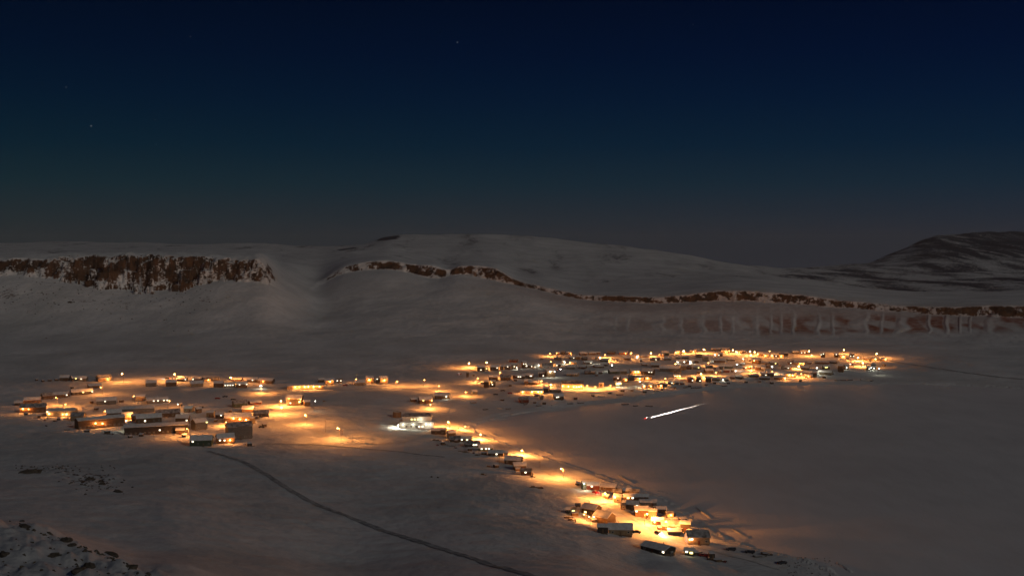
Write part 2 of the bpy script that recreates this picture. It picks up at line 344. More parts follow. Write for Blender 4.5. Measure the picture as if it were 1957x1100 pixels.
def bump(nt, b, P, scales, dist):
    prev = None
    for sc, d in zip(scales, dist):
        n = noise(nt, sc, 4, P); bp = nt.nodes.new('ShaderNodeBump'); bp.inputs['Strength'].default_value = 1; bp.inputs['Distance'].default_value = d
        nt.links.new(n.outputs[0], bp.inputs['Height'])
        if prev: nt.links.new(prev, bp.inputs['Normal'])
        prev = bp.outputs[0]
    nt.links.new(prev, b.inputs['Normal'])
def terrain_mat(name):
    m, nt, b = newmat(name); P = geo(nt)
    a1 = nt.nodes.new('ShaderNodeAttribute'); a1.attribute_name = 'rock'; a2 = nt.nodes.new('ShaderNodeAttribute'); a2.attribute_name = 'bare'
    sn = snow_color(nt, P)
    # bare earth showing through
    ne = noise(nt, 0.09, 5, P); earth = mixc(nt, ne.outputs[0], (0.36, 0.10, 0.05), (0.20, 0.065, 0.04))
    fe = nt.nodes.new('ShaderNodeMath'); fe.operation = 'MULTIPLY'; nt.links.new(a2.outputs['Fac'], fe.inputs[0])
    nt.links.new(mapr(nt, ne.outputs[0], 0.3, 0.6, 0.6, 1.0), fe.inputs[1])
    c1 = mixc(nt, fe.outputs[0], sn, earth)
    mp_ = nt.nodes.new('ShaderNodeMapping'); mp_.inputs['Rotation'].default_value = (0.3, 0.5, 0); mp_.inputs['Scale'].default_value = (1, 1, 1.7); nt.links.new(P, mp_.inputs[0])
    na_ = noise(nt, 0.20, 6, mp_.outputs[0], 0.65); nb_ = noise(nt, 0.055, 3, P); nr_ = nt.nodes.new('ShaderNodeMix'); nr_.inputs[0].default_value = 0.35; nt.links.new(na_.outputs[0], nr_.inputs[2]); nt.links.new(nb_.outputs[0], nr_.inputs[3]); ns = noise(nt, 0.05, 4, P)
    rk = mixc(nt, mapr(nt, ns.outputs[0], 0.35, 0.65, 0, 1), (0.038, 0.030, 0.024), (0.14, 0.075, 0.042))
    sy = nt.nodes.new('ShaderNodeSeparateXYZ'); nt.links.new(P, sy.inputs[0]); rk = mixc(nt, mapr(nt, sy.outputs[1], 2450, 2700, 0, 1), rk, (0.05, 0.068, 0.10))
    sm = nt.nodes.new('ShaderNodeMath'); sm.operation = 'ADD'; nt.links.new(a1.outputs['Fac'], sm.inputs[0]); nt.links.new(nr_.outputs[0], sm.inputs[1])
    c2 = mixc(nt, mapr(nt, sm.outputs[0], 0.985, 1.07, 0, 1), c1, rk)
    nt.links.new(c2, b.inputs['Base Color']); b.inputs['Roughness'].default_value = 1; b.inputs['Specular IOR Level'].default_value = 0.02
    bump(nt, b, P, (0.035, 0.3, 1.4), (1.4, 0.45, 0.12)); return m
M = {}
M['terrain'] = terrain_mat('wind packed snow over rock')
def simple(name, c, c2=None, sc=1.5, rough=0.7, bscale=3.0, bd=0.02, objc=True):
    m, nt, b = newmat(name); t = nt.nodes.new('ShaderNodeTexCoord').outputs['Object']
    n = noise(nt, sc, 5, t); nt.links.new(mixc(nt, mapr(nt, n.outputs[0], 0.35, 0.65, 0, 1), c, c2 or tuple(v*0.6 for v in c)), b.inputs['Base Color'])
    b.inputs['Roughness'].default_value = rough; bump(nt, b, t, (bscale,), (bd,)); return m
def siding(name, c, snowy=0.0):
    m, nt, b = newmat(name); t = nt.nodes.new('ShaderNodeTexCoord').outputs['Object']
    w = nt.nodes.new('ShaderNodeTexWave'); w.bands_direction = 'Z'; w.inputs['Scale'].default_value = 1.6; w.inputs['Distortion'].default_value = 0.2; nt.links.new(t, w.inputs['Vector'])
    n = noise(nt, 0.9, 5, t); base = mixc(nt, mapr(nt, n.outputs[0], 0.3, 0.7, 0, 1), tuple(v*0.6 for v in c), c)
    nt.links.new(mixc(nt, mapr(nt, w.outputs[0], 0.0, 0.25, 0.5, 0.0), base, tuple(v*0.35 for v in c)), b.inputs['Base Color'])
    b.inputs['Roughness'].default_value = 0.65; return m
M['d'] = siding('dark stained siding', (0.075, 0.06, 0.05)); M['b'] = siding('brown wood siding', (0.14, 0.085, 0.05))
M['o'] = siding('tan painted siding', (0.36, 0.27, 0.17)); M['g'] = siding('grey siding', (0.18, 0.175, 0.165))
M['r'] = siding('red painted siding', (0.19, 0.05, 0.03)); M['w'] = siding('white metal cladding', (0.72, 0.74, 0.72)); M['k'] = siding('dark green siding', (0.07, 0.10, 0.065))
M['snow'] = simple('settled snow', (0.80, 0.81, 0.83), (0.62, 0.62, 0.62), 0.5, 0.8, 0.8, 0.15)
M['roofdark'] = simple('wind swept shingles with snow', (0.12, 0.11, 0.11), (0.45, 0.45, 0.46), 0.35, 0.8)
M['wood'] = simple('weathered timber', (0.20, 0.14, 0.09)); M['metal'] = simple('galvanised steel', (0.35, 0.35, 0.35), None, 2, 0.45)
M['rubber'] = simple('rubber', (0.03, 0.03, 0.03)); M['paint'] = simple('dark vehicle paint', (0.06, 0.07, 0.09), None, 1, 0.35)
M['redpaint'] = simple('red vehicle paint', (0.35, 0.03, 0.03), None, 1, 0.35); M['stone'] = simple('lichened stone', (0.12, 0.10, 0.08), (0.05, 0.045, 0.04), 1.2, 0.9, 1.5, 0.2)
m, nt, b = newmat('dark window glass'); b.inputs['Base Color'].default_value = (0.02, 0.02, 0.025, 1); b.inputs['Roughness'].default_value = 0.1; b.inputs['Specular IOR Level'].default_value = 0.5; M['glass'] = m
def emit(name, c, s):
    m = bpy.data.materials.new(name); m.use_nodes = True; nt = m.node_tree; nt.nodes.clear()
    e = nt.nodes.new('ShaderNodeEmission'); o = nt.nodes.new('ShaderNodeOutputMaterial'); e.inputs[0].default_value = tuple(c)+(1,); e.inputs[1].default_value = s
    nt.links.new(e.outputs[0], o.inputs[0]); m.cycles.emission_sampling = 'NONE'; return m
SOD = (1.0, 0.33, 0.065); COOL = (1.0, 0.93, 0.66)
M['bulb'] = emit('sodium lamp glow', (1.0, 0.44, 0.11), 40); M['bulbbig'] = emit('bright sodium lamp glow', (1.0, 0.44, 0.11), 110)
M['bulbcool'] = emit('white lamp glow', (1.0, 0.98, 0.84), 22)
M['winwarm'] = emit('warm lit window', (1.0, 0.72, 0.35), 5); M['winwhite'] = emit('white lit window', (1.0, 0.86, 0.60), 3.6); M['winyel'] = emit('yellow lit window', (1.0, 0.8, 0.25), 4)
M['tail'] = emit('red tail light', (1.0, 0.03, 0.02), 40); M['head'] = emit('headlight glow', (1.0, 0.95, 0.85), 120)
m, nt, b = newmat('packed snow road'); P = geo(nt); n = noise(nt, 0.2, 5, P)
nt.links.new(mixc(nt, mapr(nt, n.outputs[0], 0.35, 0.7, 0, 1), (0.80, 0.79, 0.77), (0.62, 0.60, 0.57)), b.inputs['Base Color']); bump(nt, b, P, (0.5,), (0.2,)); b.inputs['Specular IOR Level'].default_value = 0; b.inputs['Roughness'].default_value = 1; M['road'] = m
m, nt, b = newmat('track grey and bank shade'); P = geo(nt); n = noise(nt, 0.25, 6, P)
nt.links.new(mixc(nt, mapr(nt, n.outputs[0], 0.4, 0.62, 0, 1), (0.27, 0.28, 0.29), (0.52, 0.53, 0.54)), b.inputs['Base Color']); bump(nt, b, P, (0.5,), (0.08,)); b.inputs['Specular IOR Level'].default_value = 0; b.inputs['Roughness'].default_value = 1; M['track'] = m  # grey of the tracks; on the slope track it paints the bank's shadow
m, nt, b = newmat('snow covered sea ice'); P = geo(nt); n1 = noise(nt, 0.006, 6, P); 
mp = nt.nodes.new('ShaderNodeMapping'); mp.inputs['Scale'].default_value = (1, 0.35, 1); mp.inputs['Rotation'].default_value = (0, 0, 0.5); nt.links.new(P, mp.inputs[0]); n2 = noise(nt, 0.06, 5, mp.outputs[0])
c = mixc(nt, mapr(nt, n1.outputs[0], 0.35, 0.68, 0, 1), (0.72, 0.71, 0.72), (0.84, 0.83, 0.84)); nt.links.new(mixc(nt, mapr(nt, n2.outputs[0], 0.45, 0.75, 0, 0.35), c, (0.60, 0.60, 0.61)), b.inputs['Base Color'])
b.inputs['Roughness'].default_value = 0.7; bump(nt, b, mp.outputs[0], (0.05, 0.4), (0.5, 0.1)); M['ice'] = m

# ------------------------------------------------------------------ build the land
def grid_mesh(name, i0, i1, label, cat):
    n = i1-i0; co = np.stack([XX[i0:i1], YY[i0:i1], ZZ[i0:i1]], -1).reshape(-1, 3).astype(np.float32)
    idx = (np.arange(n-1)[:, None]*NU+np.arange(NU-1)[None, :]).ravel()
    q = np.stack([idx, idx+1, idx+NU+1, idx+NU], -1).astype(np.int32)
    me = bpy.data.meshes.new(name); me.vertices.add(len(co)); me.vertices.foreach_set('co', co.ravel())
    me.loops.add(q.size); me.loops.foreach_set('vertex_index', q.ravel()); me.polygons.add(len(q))
    me.polygons.foreach_set('loop_start', np.arange(len(q), dtype=np.int32)*4); me.polygons.foreach_set('loop_total', np.full(len(q), 4, np.int32))
    me.polygons.foreach_set('use_smooth', np.ones(len(q), bool)); me.update()
    for nm, A in (('rock', rock), ('bare', bare)):
        at_ = me.attributes.new(nm, 'FLOAT', 'POINT'); at_.data.foreach_set('value', A[i0:i1].ravel().astype(np.float32))
    me.materials.append(M['terrain']); o = bpy.data.objects.new(name, me); COL.objects.link(o); tag(o, label, cat, kind='structure'); return o
isp = np.searchsorted(YS, 1640)
grid_mesh('ground', 0, isp+1, 'snow covered ground sloping down to the village and the bay', 'ground')
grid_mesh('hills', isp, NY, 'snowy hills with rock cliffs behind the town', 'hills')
ib = MB()
ice_pts = [(x, y) for x, y in shp]
xs_ = np.linspace(-250, 2600, 40); ys_ = np.linspace(330, 1650, 40)
for i in range(39):
    for j in range(39):
        ib.quad([(xs_[i], ys_[j], 0), (xs_[i+1], ys_[j], 0), (xs_[i+1], ys_[j+1], 0), (xs_[i], ys_[j+1], 0)])
tag(ib.build('sea_ice', M['ice']), 'flat frozen bay under wind packed snow', 'sea ice', kind='structure')

def ribbon(name, pts, w, mat, label, lift=0.22):
    P = [at(u, v) for u, v in pts]; C = []
    for a, b_ in zip(P[:-1], P[1:]):
        n = max(2, int((b_-a).length/5))
        C += [a.lerp(b_, k/n) for k in range(n)]
    C.append(P[-1])
    for _ in range(6):
        C = [C[0]]+[(C[i-1]+C[i]*2+C[i+1])/4 for i in range(1, len(C)-1)]+[C[-1]]
    mb = MB(); rows = []
    for i, c in enumerate(C):
        d = (C[min(i+1, len(C)-1)]-C[max(i-1, 0)]); d.z = 0; d.normalize(); nrm = Vector((-d.y, d.x, 0)); row = []
        for k in range(5):
            p = c+nrm*w*(k/4-0.5)*(1+0.12*math.sin(i*1.3)); row.append((p.x, p.y, height(p.x, p.y)+lift))
        rows.append(row)
    for a, b_ in zip(rows[:-1], rows[1:]):
        for k in range(4): mb.quad([a[k], a[k+1], b_[k+1], b_[k]])
    o = mb.build(name, mat, smooth=True); tag(o, label, 'road', kind='structure'); return o
ribbon('road', [(1500, 1086), (1400, 1058), (1335, 1043), (1270, 1021), (1222, 992), (1165, 962), (1110, 932), (1062, 908), (1005, 871), (945, 846), (885, 822), (856, 806), (846, 786), (868, 766), (892, 752), (912, 735), (925, 716), (893, 703)], 8, M['road'], 'shore road of packed snow between the houses')
ribbon('road', [(856, 806), (760, 848), (690, 846), (645, 840), (585, 812), (538, 794), (520, 776), (535, 755), (500, 737)], 7, M['road'], 'packed snow road under the lamps across the open ground')
ribbon('road', [(150, 731), (230, 731), (330, 739), (430, 742), (500, 737), (600, 748), (690, 741), (760, 740), (840, 749), (892, 752)], 7, M['road'], 'packed snow road along the back of the inland village')
ribbon('road', [(455, 858), (395, 856), (410, 830), (440, 812), (380, 800), (310, 790), (240, 778), (205, 762), (150, 762), (105, 778)], 6, M['road'], 'packed snow lane winding through the inland village')
ribbon('road', [(892, 752), (990, 762), (1080, 753), (1150, 748), (1240, 736), (1330, 722), (1420, 716), (1500, 724), (1560, 722)], 7, M['road'], 'packed snow street along the front of the bayside town')
ribbon('road', [(925, 716), (1000, 711), (1080, 702), (1170, 698), (1260, 700), (1350, 694), (1440, 693), (1540, 689), (1640, 690), (1695, 688)], 7, M['road'], 'packed snow street through the middle of the bayside town')
ribbon('track', [(1045, 1108), (990, 1092), (900, 1064), (800, 1034), (700, 1000), (620, 970), (560, 940), (510, 906), (470, 884), (425, 869), (398, 862)], 3.8, M['track'], 'track curving up across the snow slope, its bank shadow painted dark grey', 0.25)  # dark ribbon: the snow bank's shadow along the track, put into the colour
ribbon('track', [(500, 848), (600, 849), (700, 857), (790, 867), (850, 873)], 2.6, M['track'], 'faint snowmobile trail crossing the open snow below the hall', 0.2)
ribbon('track', [(1700, 690), (1740, 696), (1790, 704), (1880, 717), (1957, 725)], 4.5, M['track'], 'dark track leaving the bayside town along the foot of the slope', 0.3)
# ------------------------------------------------------------------ where things stand (read off the photo, then put on the terrain)
# houses: x-left, x-right, y-top, y-base, wall colour, [turn in degrees, storeys]
REG = []
def R(x0, y0, s, txt):
    for ln in txt.strip().split(';'):
        p = ln.split()
        if not p: continue
        a = [float(q) for q in p[:4]]
        REG.append(dict(xl=x0+a[0]/s, xr=x0+a[1]/s, yt=y0+a[2]/s, yb=y0+a[3]/s, c=p[4], t=float(p[5]) if len(p) > 5 else None))
S1 = 6.471
R(0, 690, S1, '740 870 180 245 b;880 960 195 245 d;965 1085 190 248 o;1190 1375 180 250 o;1085 1250 280 332 b;880 1140 350 418 d 8;510 655 400 470 b;665 850 385 452 b -10;300 500 450 520 b;185 290 495 548 d;260 560 530 640 b -6;590 950 590 690 g -14;880 1060 640 740 o -20;940 1530 690 832 b 16;1200 1430 450 535 g 0;1310 1500 600 690 b 5;1505 1640 640 722 o -12')
R(260, 690, S1, '120 250 240 312 g 3;370 500 235 312 b -4;510 640 200 250 b;670 830 248 316 o 5;700 830 203 244 b;842 930 208 248 o;935 1030 200 243 d;960 1085 250 326 b -12;1090 1225 265 322 d 0;1240 1375 255 332 b 8;1200 1320 212 250 d;1325 1500 205 260 b 5;1512 1715 215 276 b;0 118 415 492 o -8;130 400 455 522 g 6;240 540 600 692 b 4;-180 225 560 642 g -3;0 310 660 765 b 6;-60 -8 660 735 b 20;590 720 560 632 o -25;735 812 575 642 b;870 975 615 692 o -18;982 1090 640 712 d;490 665 668 782 b -12;680 880 715 852 g 28;1190 1375 488 572 k 12;1385 1550 490 540 r;1310 1460 560 632 b -10;1450 1640 612 692 d 8;1090 1420 650 762 b 5;1415 1475 690 772 o -30;990 1215 905 1020 b 8;670 950 925 1052 k -8;495 600 830 902 d')
R(520, 690, S1, '190 640 285 352 o -2;655 770 218 292 o;568 648 212 262 b;800 870 222 268 b;1015 1150 240 302 o 6;1160 1262 190 272 o -6;1325 1430 190 282 o 10;1280 1322 205 278 d;178 385 425 550 d -12;388 470 488 552 b')
R(740, 680, S1, '1110 1205 122 192 d;1206 1250 140 178 o;1270 1380 115 178 d;1392 1438 122 172 b;1446 1528 112 168 b;1534 1608 95 165 b;1510 1620 50 78 r;1660 1730 70 152 b 30;1255 1368 238 308 b 5;1398 1528 242 302 b -5;1590 1705 230 285 b;1710 1810 222 282 d;1192 1262 305 392 d;1268 1340 302 385 d;1700 1790 300 352 b;1042 1120 425 478 g;585 770 460 535 b -8;380 558 512 592 b 12;282 368 528 564 d;1625 1752 518 582 r;978 1010 205 262 d')
R(980, 664, 11, '180 280 290 425 b 30;292 440 345 425 d;0 100 372 435 b;620 850 338 445 w;430 560 330 455 w 20;690 890 455 625 b 10;545 692 512 620 d;280 442 552 645 d;105 272 572 655 b;0 98 572 648 b;240 322 690 785 b;335 560 700 785 b;1028 1480 712 872 o 0;635 758 835 945 b;762 1012 852 945 g;160 640 882 975 o 2;562 642 1012 1095 g;852 1070 985 1100 d 12;1010 1110 85 150 d;892 990 95 152 b;1122 1250 90 145 b;1392 1560 92 165 b;865 1020 212 265 b;1172 1320 192 245 d;1325 1430 172 255 o;1442 1570 200 270 b;1032 1112 280 348 b;1192 1350 292 345 o;900 1010 335 402 b;1482 1680 288 352 d;1132 1310 388 452 g;1382 1560 390 448 b;1502 1740 492 562 b;1132 1400 540 605 o')
R(1120, 664, 11, '40 200 95 152 b;215 300 90 145 b;440 620 85 145 b;692 900 82 150 r;1042 1115 150 215 o;1125 1320 172 212 b;190 250 200 258 k;332 490 235 295 d;782 940 190 265 b;302 475 325 388 g;142 380 375 428 b;1162 1290 350 385 d;1342 1480 222 275 b;1482 1560 205 268 g;1372 1560 332 412 b;458 712 462 555 k;718 860 465 555 o;915 1140 455 562 o;1165 1450 452 575 d;112 190 500 562 b;262 350 500 555 b;0 108 482 552 b;572 735 600 702 b;742 878 622 732 o;882 1040 592 695 g;1045 1238 612 685 o;1242 1380 602 692 o;592 738 715 822 k;272 370 742 825 o;1182 1282 782 855 b;1292 1420 762 862 b;1502 1650 762 835 b')
R(1260, 656, 11, '62 200 172 255 k;332 450 142 222 o;462 562 150 215 o;642 790 140 195 b;1092 1288 110 155 d;1292 1480 102 152 d;1302 1500 155 202 o;1602 1740 162 215 b;0 108 232 275 b;112 250 302 352 b;342 440 277 342 g;472 620 267 322 d;762 898 242 295 b;902 1040 252 382 g;1242 1330 202 275 b;362 538 342 432 g;542 612 357 432 b;622 720 352 422 d;742 830 352 412 b;1142 1380 332 402 b;1412 1600 322 372 d;562 680 482 545 b;702 870 472 545 o;972 1048 472 535 d;1052 1130 472 535 d;1262 1340 472 545 d;1372 1550 452 535 k;442 558 452 562 o;0 420 482 600 g 4;932 1140 542 625 b;1232 1300 562 625 b;1342 1480 542 612 r;1502 1570 542 605 b;302 460 572 642 o;292 440 645 722 o;592 710 722 822 r;772 890 702 815 d;972 1090 702 815 d;1102 1280 722 785 b;1292 1450 732 795 d;1472 1600 692 745 d;1602 1760 682 745 d;182 290 802 862 b;302 410 802 862 g;432 520 812 872 r;102 175 852 905 b')
R(1400, 656, 11, '182 280 152 202 b;522 660 192 265 b;642 760 217 292 o;772 868 232 292 o;872 958 237 292 b;962 1080 217 302 o;1082 1170 192 265 b;1242 1400 162 215 d;1422 1570 147 225 b;402 600 312 432 b;602 788 392 442 o;792 960 382 445 d;1162 1278 382 445 b;1282 1540 382 455 o;1562 1660 392 435 b;162 260 422 465 b;212 390 472 545 b;472 600 482 565 b;602 698 512 585 o;702 800 452 525 d;1022 1088 472 545 g;1092 1230 492 545 b;1432 1620 482 555 d;332 550 672 715 d;602 738 632 705 o;742 870 612 705 b;562 780 712 765 b;872 1120 692 765 b;1102 1330 622 712 o;1492 1690 592 662 b;1502 1680 664 722 o;1692 1770 602 715 d')
R(1540, 656, 11, '312 410 182 295 d;592 690 202 295 d;702 840 242 305 o;912 1020 202 295 d;1212 1378 292 355 b;1382 1530 292 362 o;1542 1680 302 375 b;512 660 372 425 d;202 500 377 435 b;342 510 462 545 k;672 800 452 605 b;802 900 452 555 d;902 980 412 465 b;1272 1378 482 565 d;1382 1480 422 545 d;262 560 582 662 o;1382 1470 480 560 d')
R(800, 800, S1, '155 270 120 192 d;262 345 118 198 d;350 462 150 245 d;375 520 222 288 b 10;525 660 222 290 b -8;562 755 282 352 d 6;740 920 327 402 k 5;862 1055 397 462 b -4;1060 1100 400 462 o;1062 1292 468 568 d -14;1165 1330 545 636 d 10;1262 1400 622 700 b -6')
R(1040, 880, S1, '458 522 255 362 k;525 680 272 366 r 5;702 900 290 372 b -8;852 962 372 425 d;962 1080 350 412 b 10;1062 1172 378 425 b;862 968 422 522 o -15;972 1170 422 492 b 8;1175 1290 422 492 d;942 1006 532 612 b;1012 1180 505 612 d -10;1175 1390 492 562 g 4;1112 1290 572 702 b 8;1292 1398 602 722 o -10;1382 1510 592 645 b;1502 1598 640 702 o;1332 1480 712 802 b -5;1442 1680 752 868 b 6;1522 1690 868 925 g 8;1684 1812 752 882 d -6;332 432 602 652 o;262 328 592 650 d;392 440 552 602 d;460 712 545 682 d -35;602 885 640 795 b -38;792 1090 785 925 o 2;662 790 790 900 d 0')
R(1200, 930, S1, '155 590 722 832 d -38;702 822 762 852 k;700 1012 552 722 o 14;655 765 422 528 d')
# lamps: x y kind   s street lamp, S brighter street lamp, l wall lamp, L bright wall lamp, f white floodlight, w white lit window, y yellow lit window, p pole without a lamp
LP = []
def Lm(x0, y0, s, txt):
    for ln in txt.strip().split(';'):
        p = ln.split()
        if p: LP.append((x0+float(p[0])/s, y0+float(p[1])/s, p[2], y0+float(p[3])/s if len(p) > 3 else None))
Lm(0, 690, S1, '1510 155 S 265;1245 320 s 418;690 445 s 545;810 530 s 590;300 575 L;365 580 l;640 640 L;840 670 L;795 680 l;1160 755 L;1240 765 L;1300 615 s 690;1655 430 l;1640 655 s 725;1560 735 f;1790 730 w;585 585 w;830 400 w;930 210 y;1015 215 w;1130 360 w;1020 378 y;1300 485 w;1310 215 l')
Lm(260, 690, S1, '475 160 S 240;1170 200 S 275;685 195 w;630 210 w;1360 225 w;1435 225 w;1590 235 l;1275 285 w;1105 285 w;1135 285 w;1165 285 w;1195 285 w;1540 300 f 345;415 490 s 600;215 470 w;265 465 w;335 460 w;375 458 w;515 530 f;1060 633 w;1450 565 s 650;1200 695 L;1275 710 L;1350 725 L;1115 750 s 800;635 730 w;870 745 y;630 835 s 930;105 735 w;715 990 w;1030 970 w;1085 975 w;1150 970 L;290 850 w;900 230 l;1550 340 s 400')
Lm(520, 690, S1, '290 310 L;340 310 l;405 305 L;450 300 L;515 298 L;585 295 L;720 245 L;800 240 w;855 238 w;1040 220 s 295;1205 225 L;1380 230 L;1302 210 w;1550 250 s 318;350 495 L;365 460 l;110 490 S 560;115 575 S 660;410 665 S 790;660 725 p 880;868 850 p 915;810 825 S 970;240 515 w;535 490 w')
Lm(740, 680, S1, '460 295 s 375;640 370 s 440;1010 90 S 150;1230 80 S 150;1120 275 s 335;1395 200 s 270;970 445 s 500;740 495 f;435 545 y;535 600 s 655;755 815 S 890;1155 970 S 1035;910 1023 w;995 1023 w;1062 1075 w;1095 1075 w;1305 350 w;1295 285 l;1635 250 w;1625 145 f;1745 125 w;1785 135 w;1230 155 y;1355 145 w;1155 170 w;965 880 s 920;555 530 l;1490 130 w')
Lm(980, 664, 11, '125 425 f;530 360 f;400 405 w;770 400 F;210 340 w;255 340 w;265 385 w;325 380 w;30 395 w;380 590 w;400 592 w;650 590 w;130 605 w;178 605 w;610 700 s 790;800 780 L;1050 795 L;1170 805 L;1280 815 L;1340 820 L;1390 825 L;1440 800 L;1565 795 s 870;205 940 L;400 915 L;530 905 L;600 910 L;910 1040 w;945 1030 w;890 130 l;1225 125 l;780 125 s 190;1265 220 w;1120 235 F;1175 285 L;800 295 s 370;920 370 w;1630 320 w;900 500 f')
Lm(1120, 664, 11, '955 110 s 250;1015 215 F;1365 115 S 200;295 215 F;400 150 s 210;520 245 s 290;545 365 F;1490 240 w;1020 470 L;1080 490 L;1350 495 w;1405 500 w;628 670 l;690 640 w;765 670 l;840 668 l;1150 635 L;1290 632 L;1130 708 f;668 745 F;515 790 s 860;200 830 s 890;1220 790 L;1380 800 L;1595 795 L;1670 650 s 740;1080 180 l;850 100 l')
Lm(1260, 656, 11, '345 190 L;390 160 l;512 155 S 215;735 160 L;935 130 S 210;1545 140 S 220;1170 240 F;1225 245 w;1645 180 f;1700 180 l;365 295 w;395 390 f;345 430 s 500;565 378 f;655 383 F;1030 408 s 470;820 500 y;1635 438 w;1190 612 s 690;325 610 w;370 600 l;460 630 L;880 640 S 710;430 690 L;705 775 w;1280 725 f;1605 575 w;265 835 w;870 790 w;1410 170 l;540 295 w')
Lm(1400, 656, 11, '370 170 S 260;465 180 L;385 245 L;490 250 L;780 160 s 230;700 255 L;820 255 L;910 265 w;1005 275 L;1610 160 S 270;1665 245 l;225 325 w;475 340 L;100 435 w;295 485 w;400 480 s 560;400 575 s 640;65 575 w;835 490 F;1220 410 w;1435 395 l;1500 405 l;1180 510 w;1390 480 S 540;1130 640 L;1215 640 L;1290 665 L;1445 635 s 720;760 655 w;910 420 y;1465 195 w;1530 190 w;835 600 s 650;1580 690 l')
Lm(1540, 656, 11, '235 515 F;800 135 S 230;1100 300 S 370;1490 215 S 300;1710 340 L;1200 410 S 490;935 435 w;845 500 f;1325 530 w;1400 450 f;1425 530 f;635 230 w;375 215 w;330 235 w;945 265 w;1005 265 w;430 500 y;400 500 y;1450 330 L;770 270 L;1540 525 w')
Lm(800, 800, S1, '520 245 w;605 245 y;675 300 w;708 297 w;775 350 w;828 355 w;865 352 w;968 415 w;1327 655 w;1275 390 S 455;1763 615 S 740;1000 440 p 560;1500 520 p 600')
Lm(1040, 880, S1, '495 285 f 372;585 300 w;755 400 S 505;882 395 w;1085 465 w;1100 550 w;1185 530 w;1273 655 S 795;1505 750 S 905;555 650 y;625 660 w;495 690 l 735;555 735 l 765;1370 700 l;1555 680 l;360 630 y;1030 395 y')
Lm(1200, 930, S1, '728 795 w;785 828 y;740 570 l;770 640 w;545 800 w')

# ------------------------------------------------------------------ houses
WALLN = dict(d='dark', b='brown', o='tan', g='grey', r='red', w='white', k='green')
rnd = random.Random(11)
HOUSES = []
def zone(x, y):
    if y > 822 and x > 800 and x < 1040: return 'lane'
    if x > 1035 and y > 850: return 'shore'
    if x < 540 or (x < 600 and y > 760): return 'inland'
    if x < 860: return 'middle'
    return 'town'
def local_light(parent, loc, energy, color, radius=0.25, spot=None, batwing=False):
    ld = bpy.data.lights.new('lamp_light', 'SPOT' if spot else 'POINT'); ld.energy = energy; ld.color = color; ld.shadow_soft_size = radius
    lo = bpy.data.objects.new('lamp_light', ld); COL.objects.link(lo); lo.parent = parent; lo.location = loc
    if batwing:                        # the wide downward throw of a street lamp: more light sideways than straight down
        ld.use_nodes = True; nt = ld.node_tree; em = nt.nodes['Emission']; tc_ = nt.nodes.new('ShaderNodeTexCoord'); sp = nt.nodes.new('ShaderNodeSeparateXYZ'); nt.links.new(tc_.outputs['Normal'], sp.inputs[0])
        def mth(op, a, b_=None):
            n = nt.nodes.new('ShaderNodeMath'); n.operation = op
            for i_, q in enumerate((a, b_)):
                if q is None: continue
                if isinstance(q, (int, float)): n.inputs[i_].default_value = q
                else: nt.links.new(q, n.inputs[i_])
            return n.outputs[0]
        cs = mth('MAXIMUM', mth('ABSOLUTE', sp.outputs[2]), 0.26); nt.links.new(mth('MULTIPLY', mth('DIVIDE', 1.0, mth('POWER', cs, 1.55)), mth('MINIMUM', 1.0, mth('ADD', 0.27, mth('MULTIPLY', mth('ABSOLUTE', sp.outputs[2]), 5.0)))), em.inputs['Strength'])
    if spot: ld.spot_size = math.radians(spot[0]); ld.spot_blend = 0.6; lo.rotation_euler = spot[1]
    return lo
K_ST, K_WALL, K_FL = 5000, 850, 2600
def bulb(parent, loc, r, mat, name='bulb'):
    o = MB().ball((0, 0, 0), r).build(name, M[mat], parent, True); o.location = loc; return o
LIGHTS = list(LP); used = set()
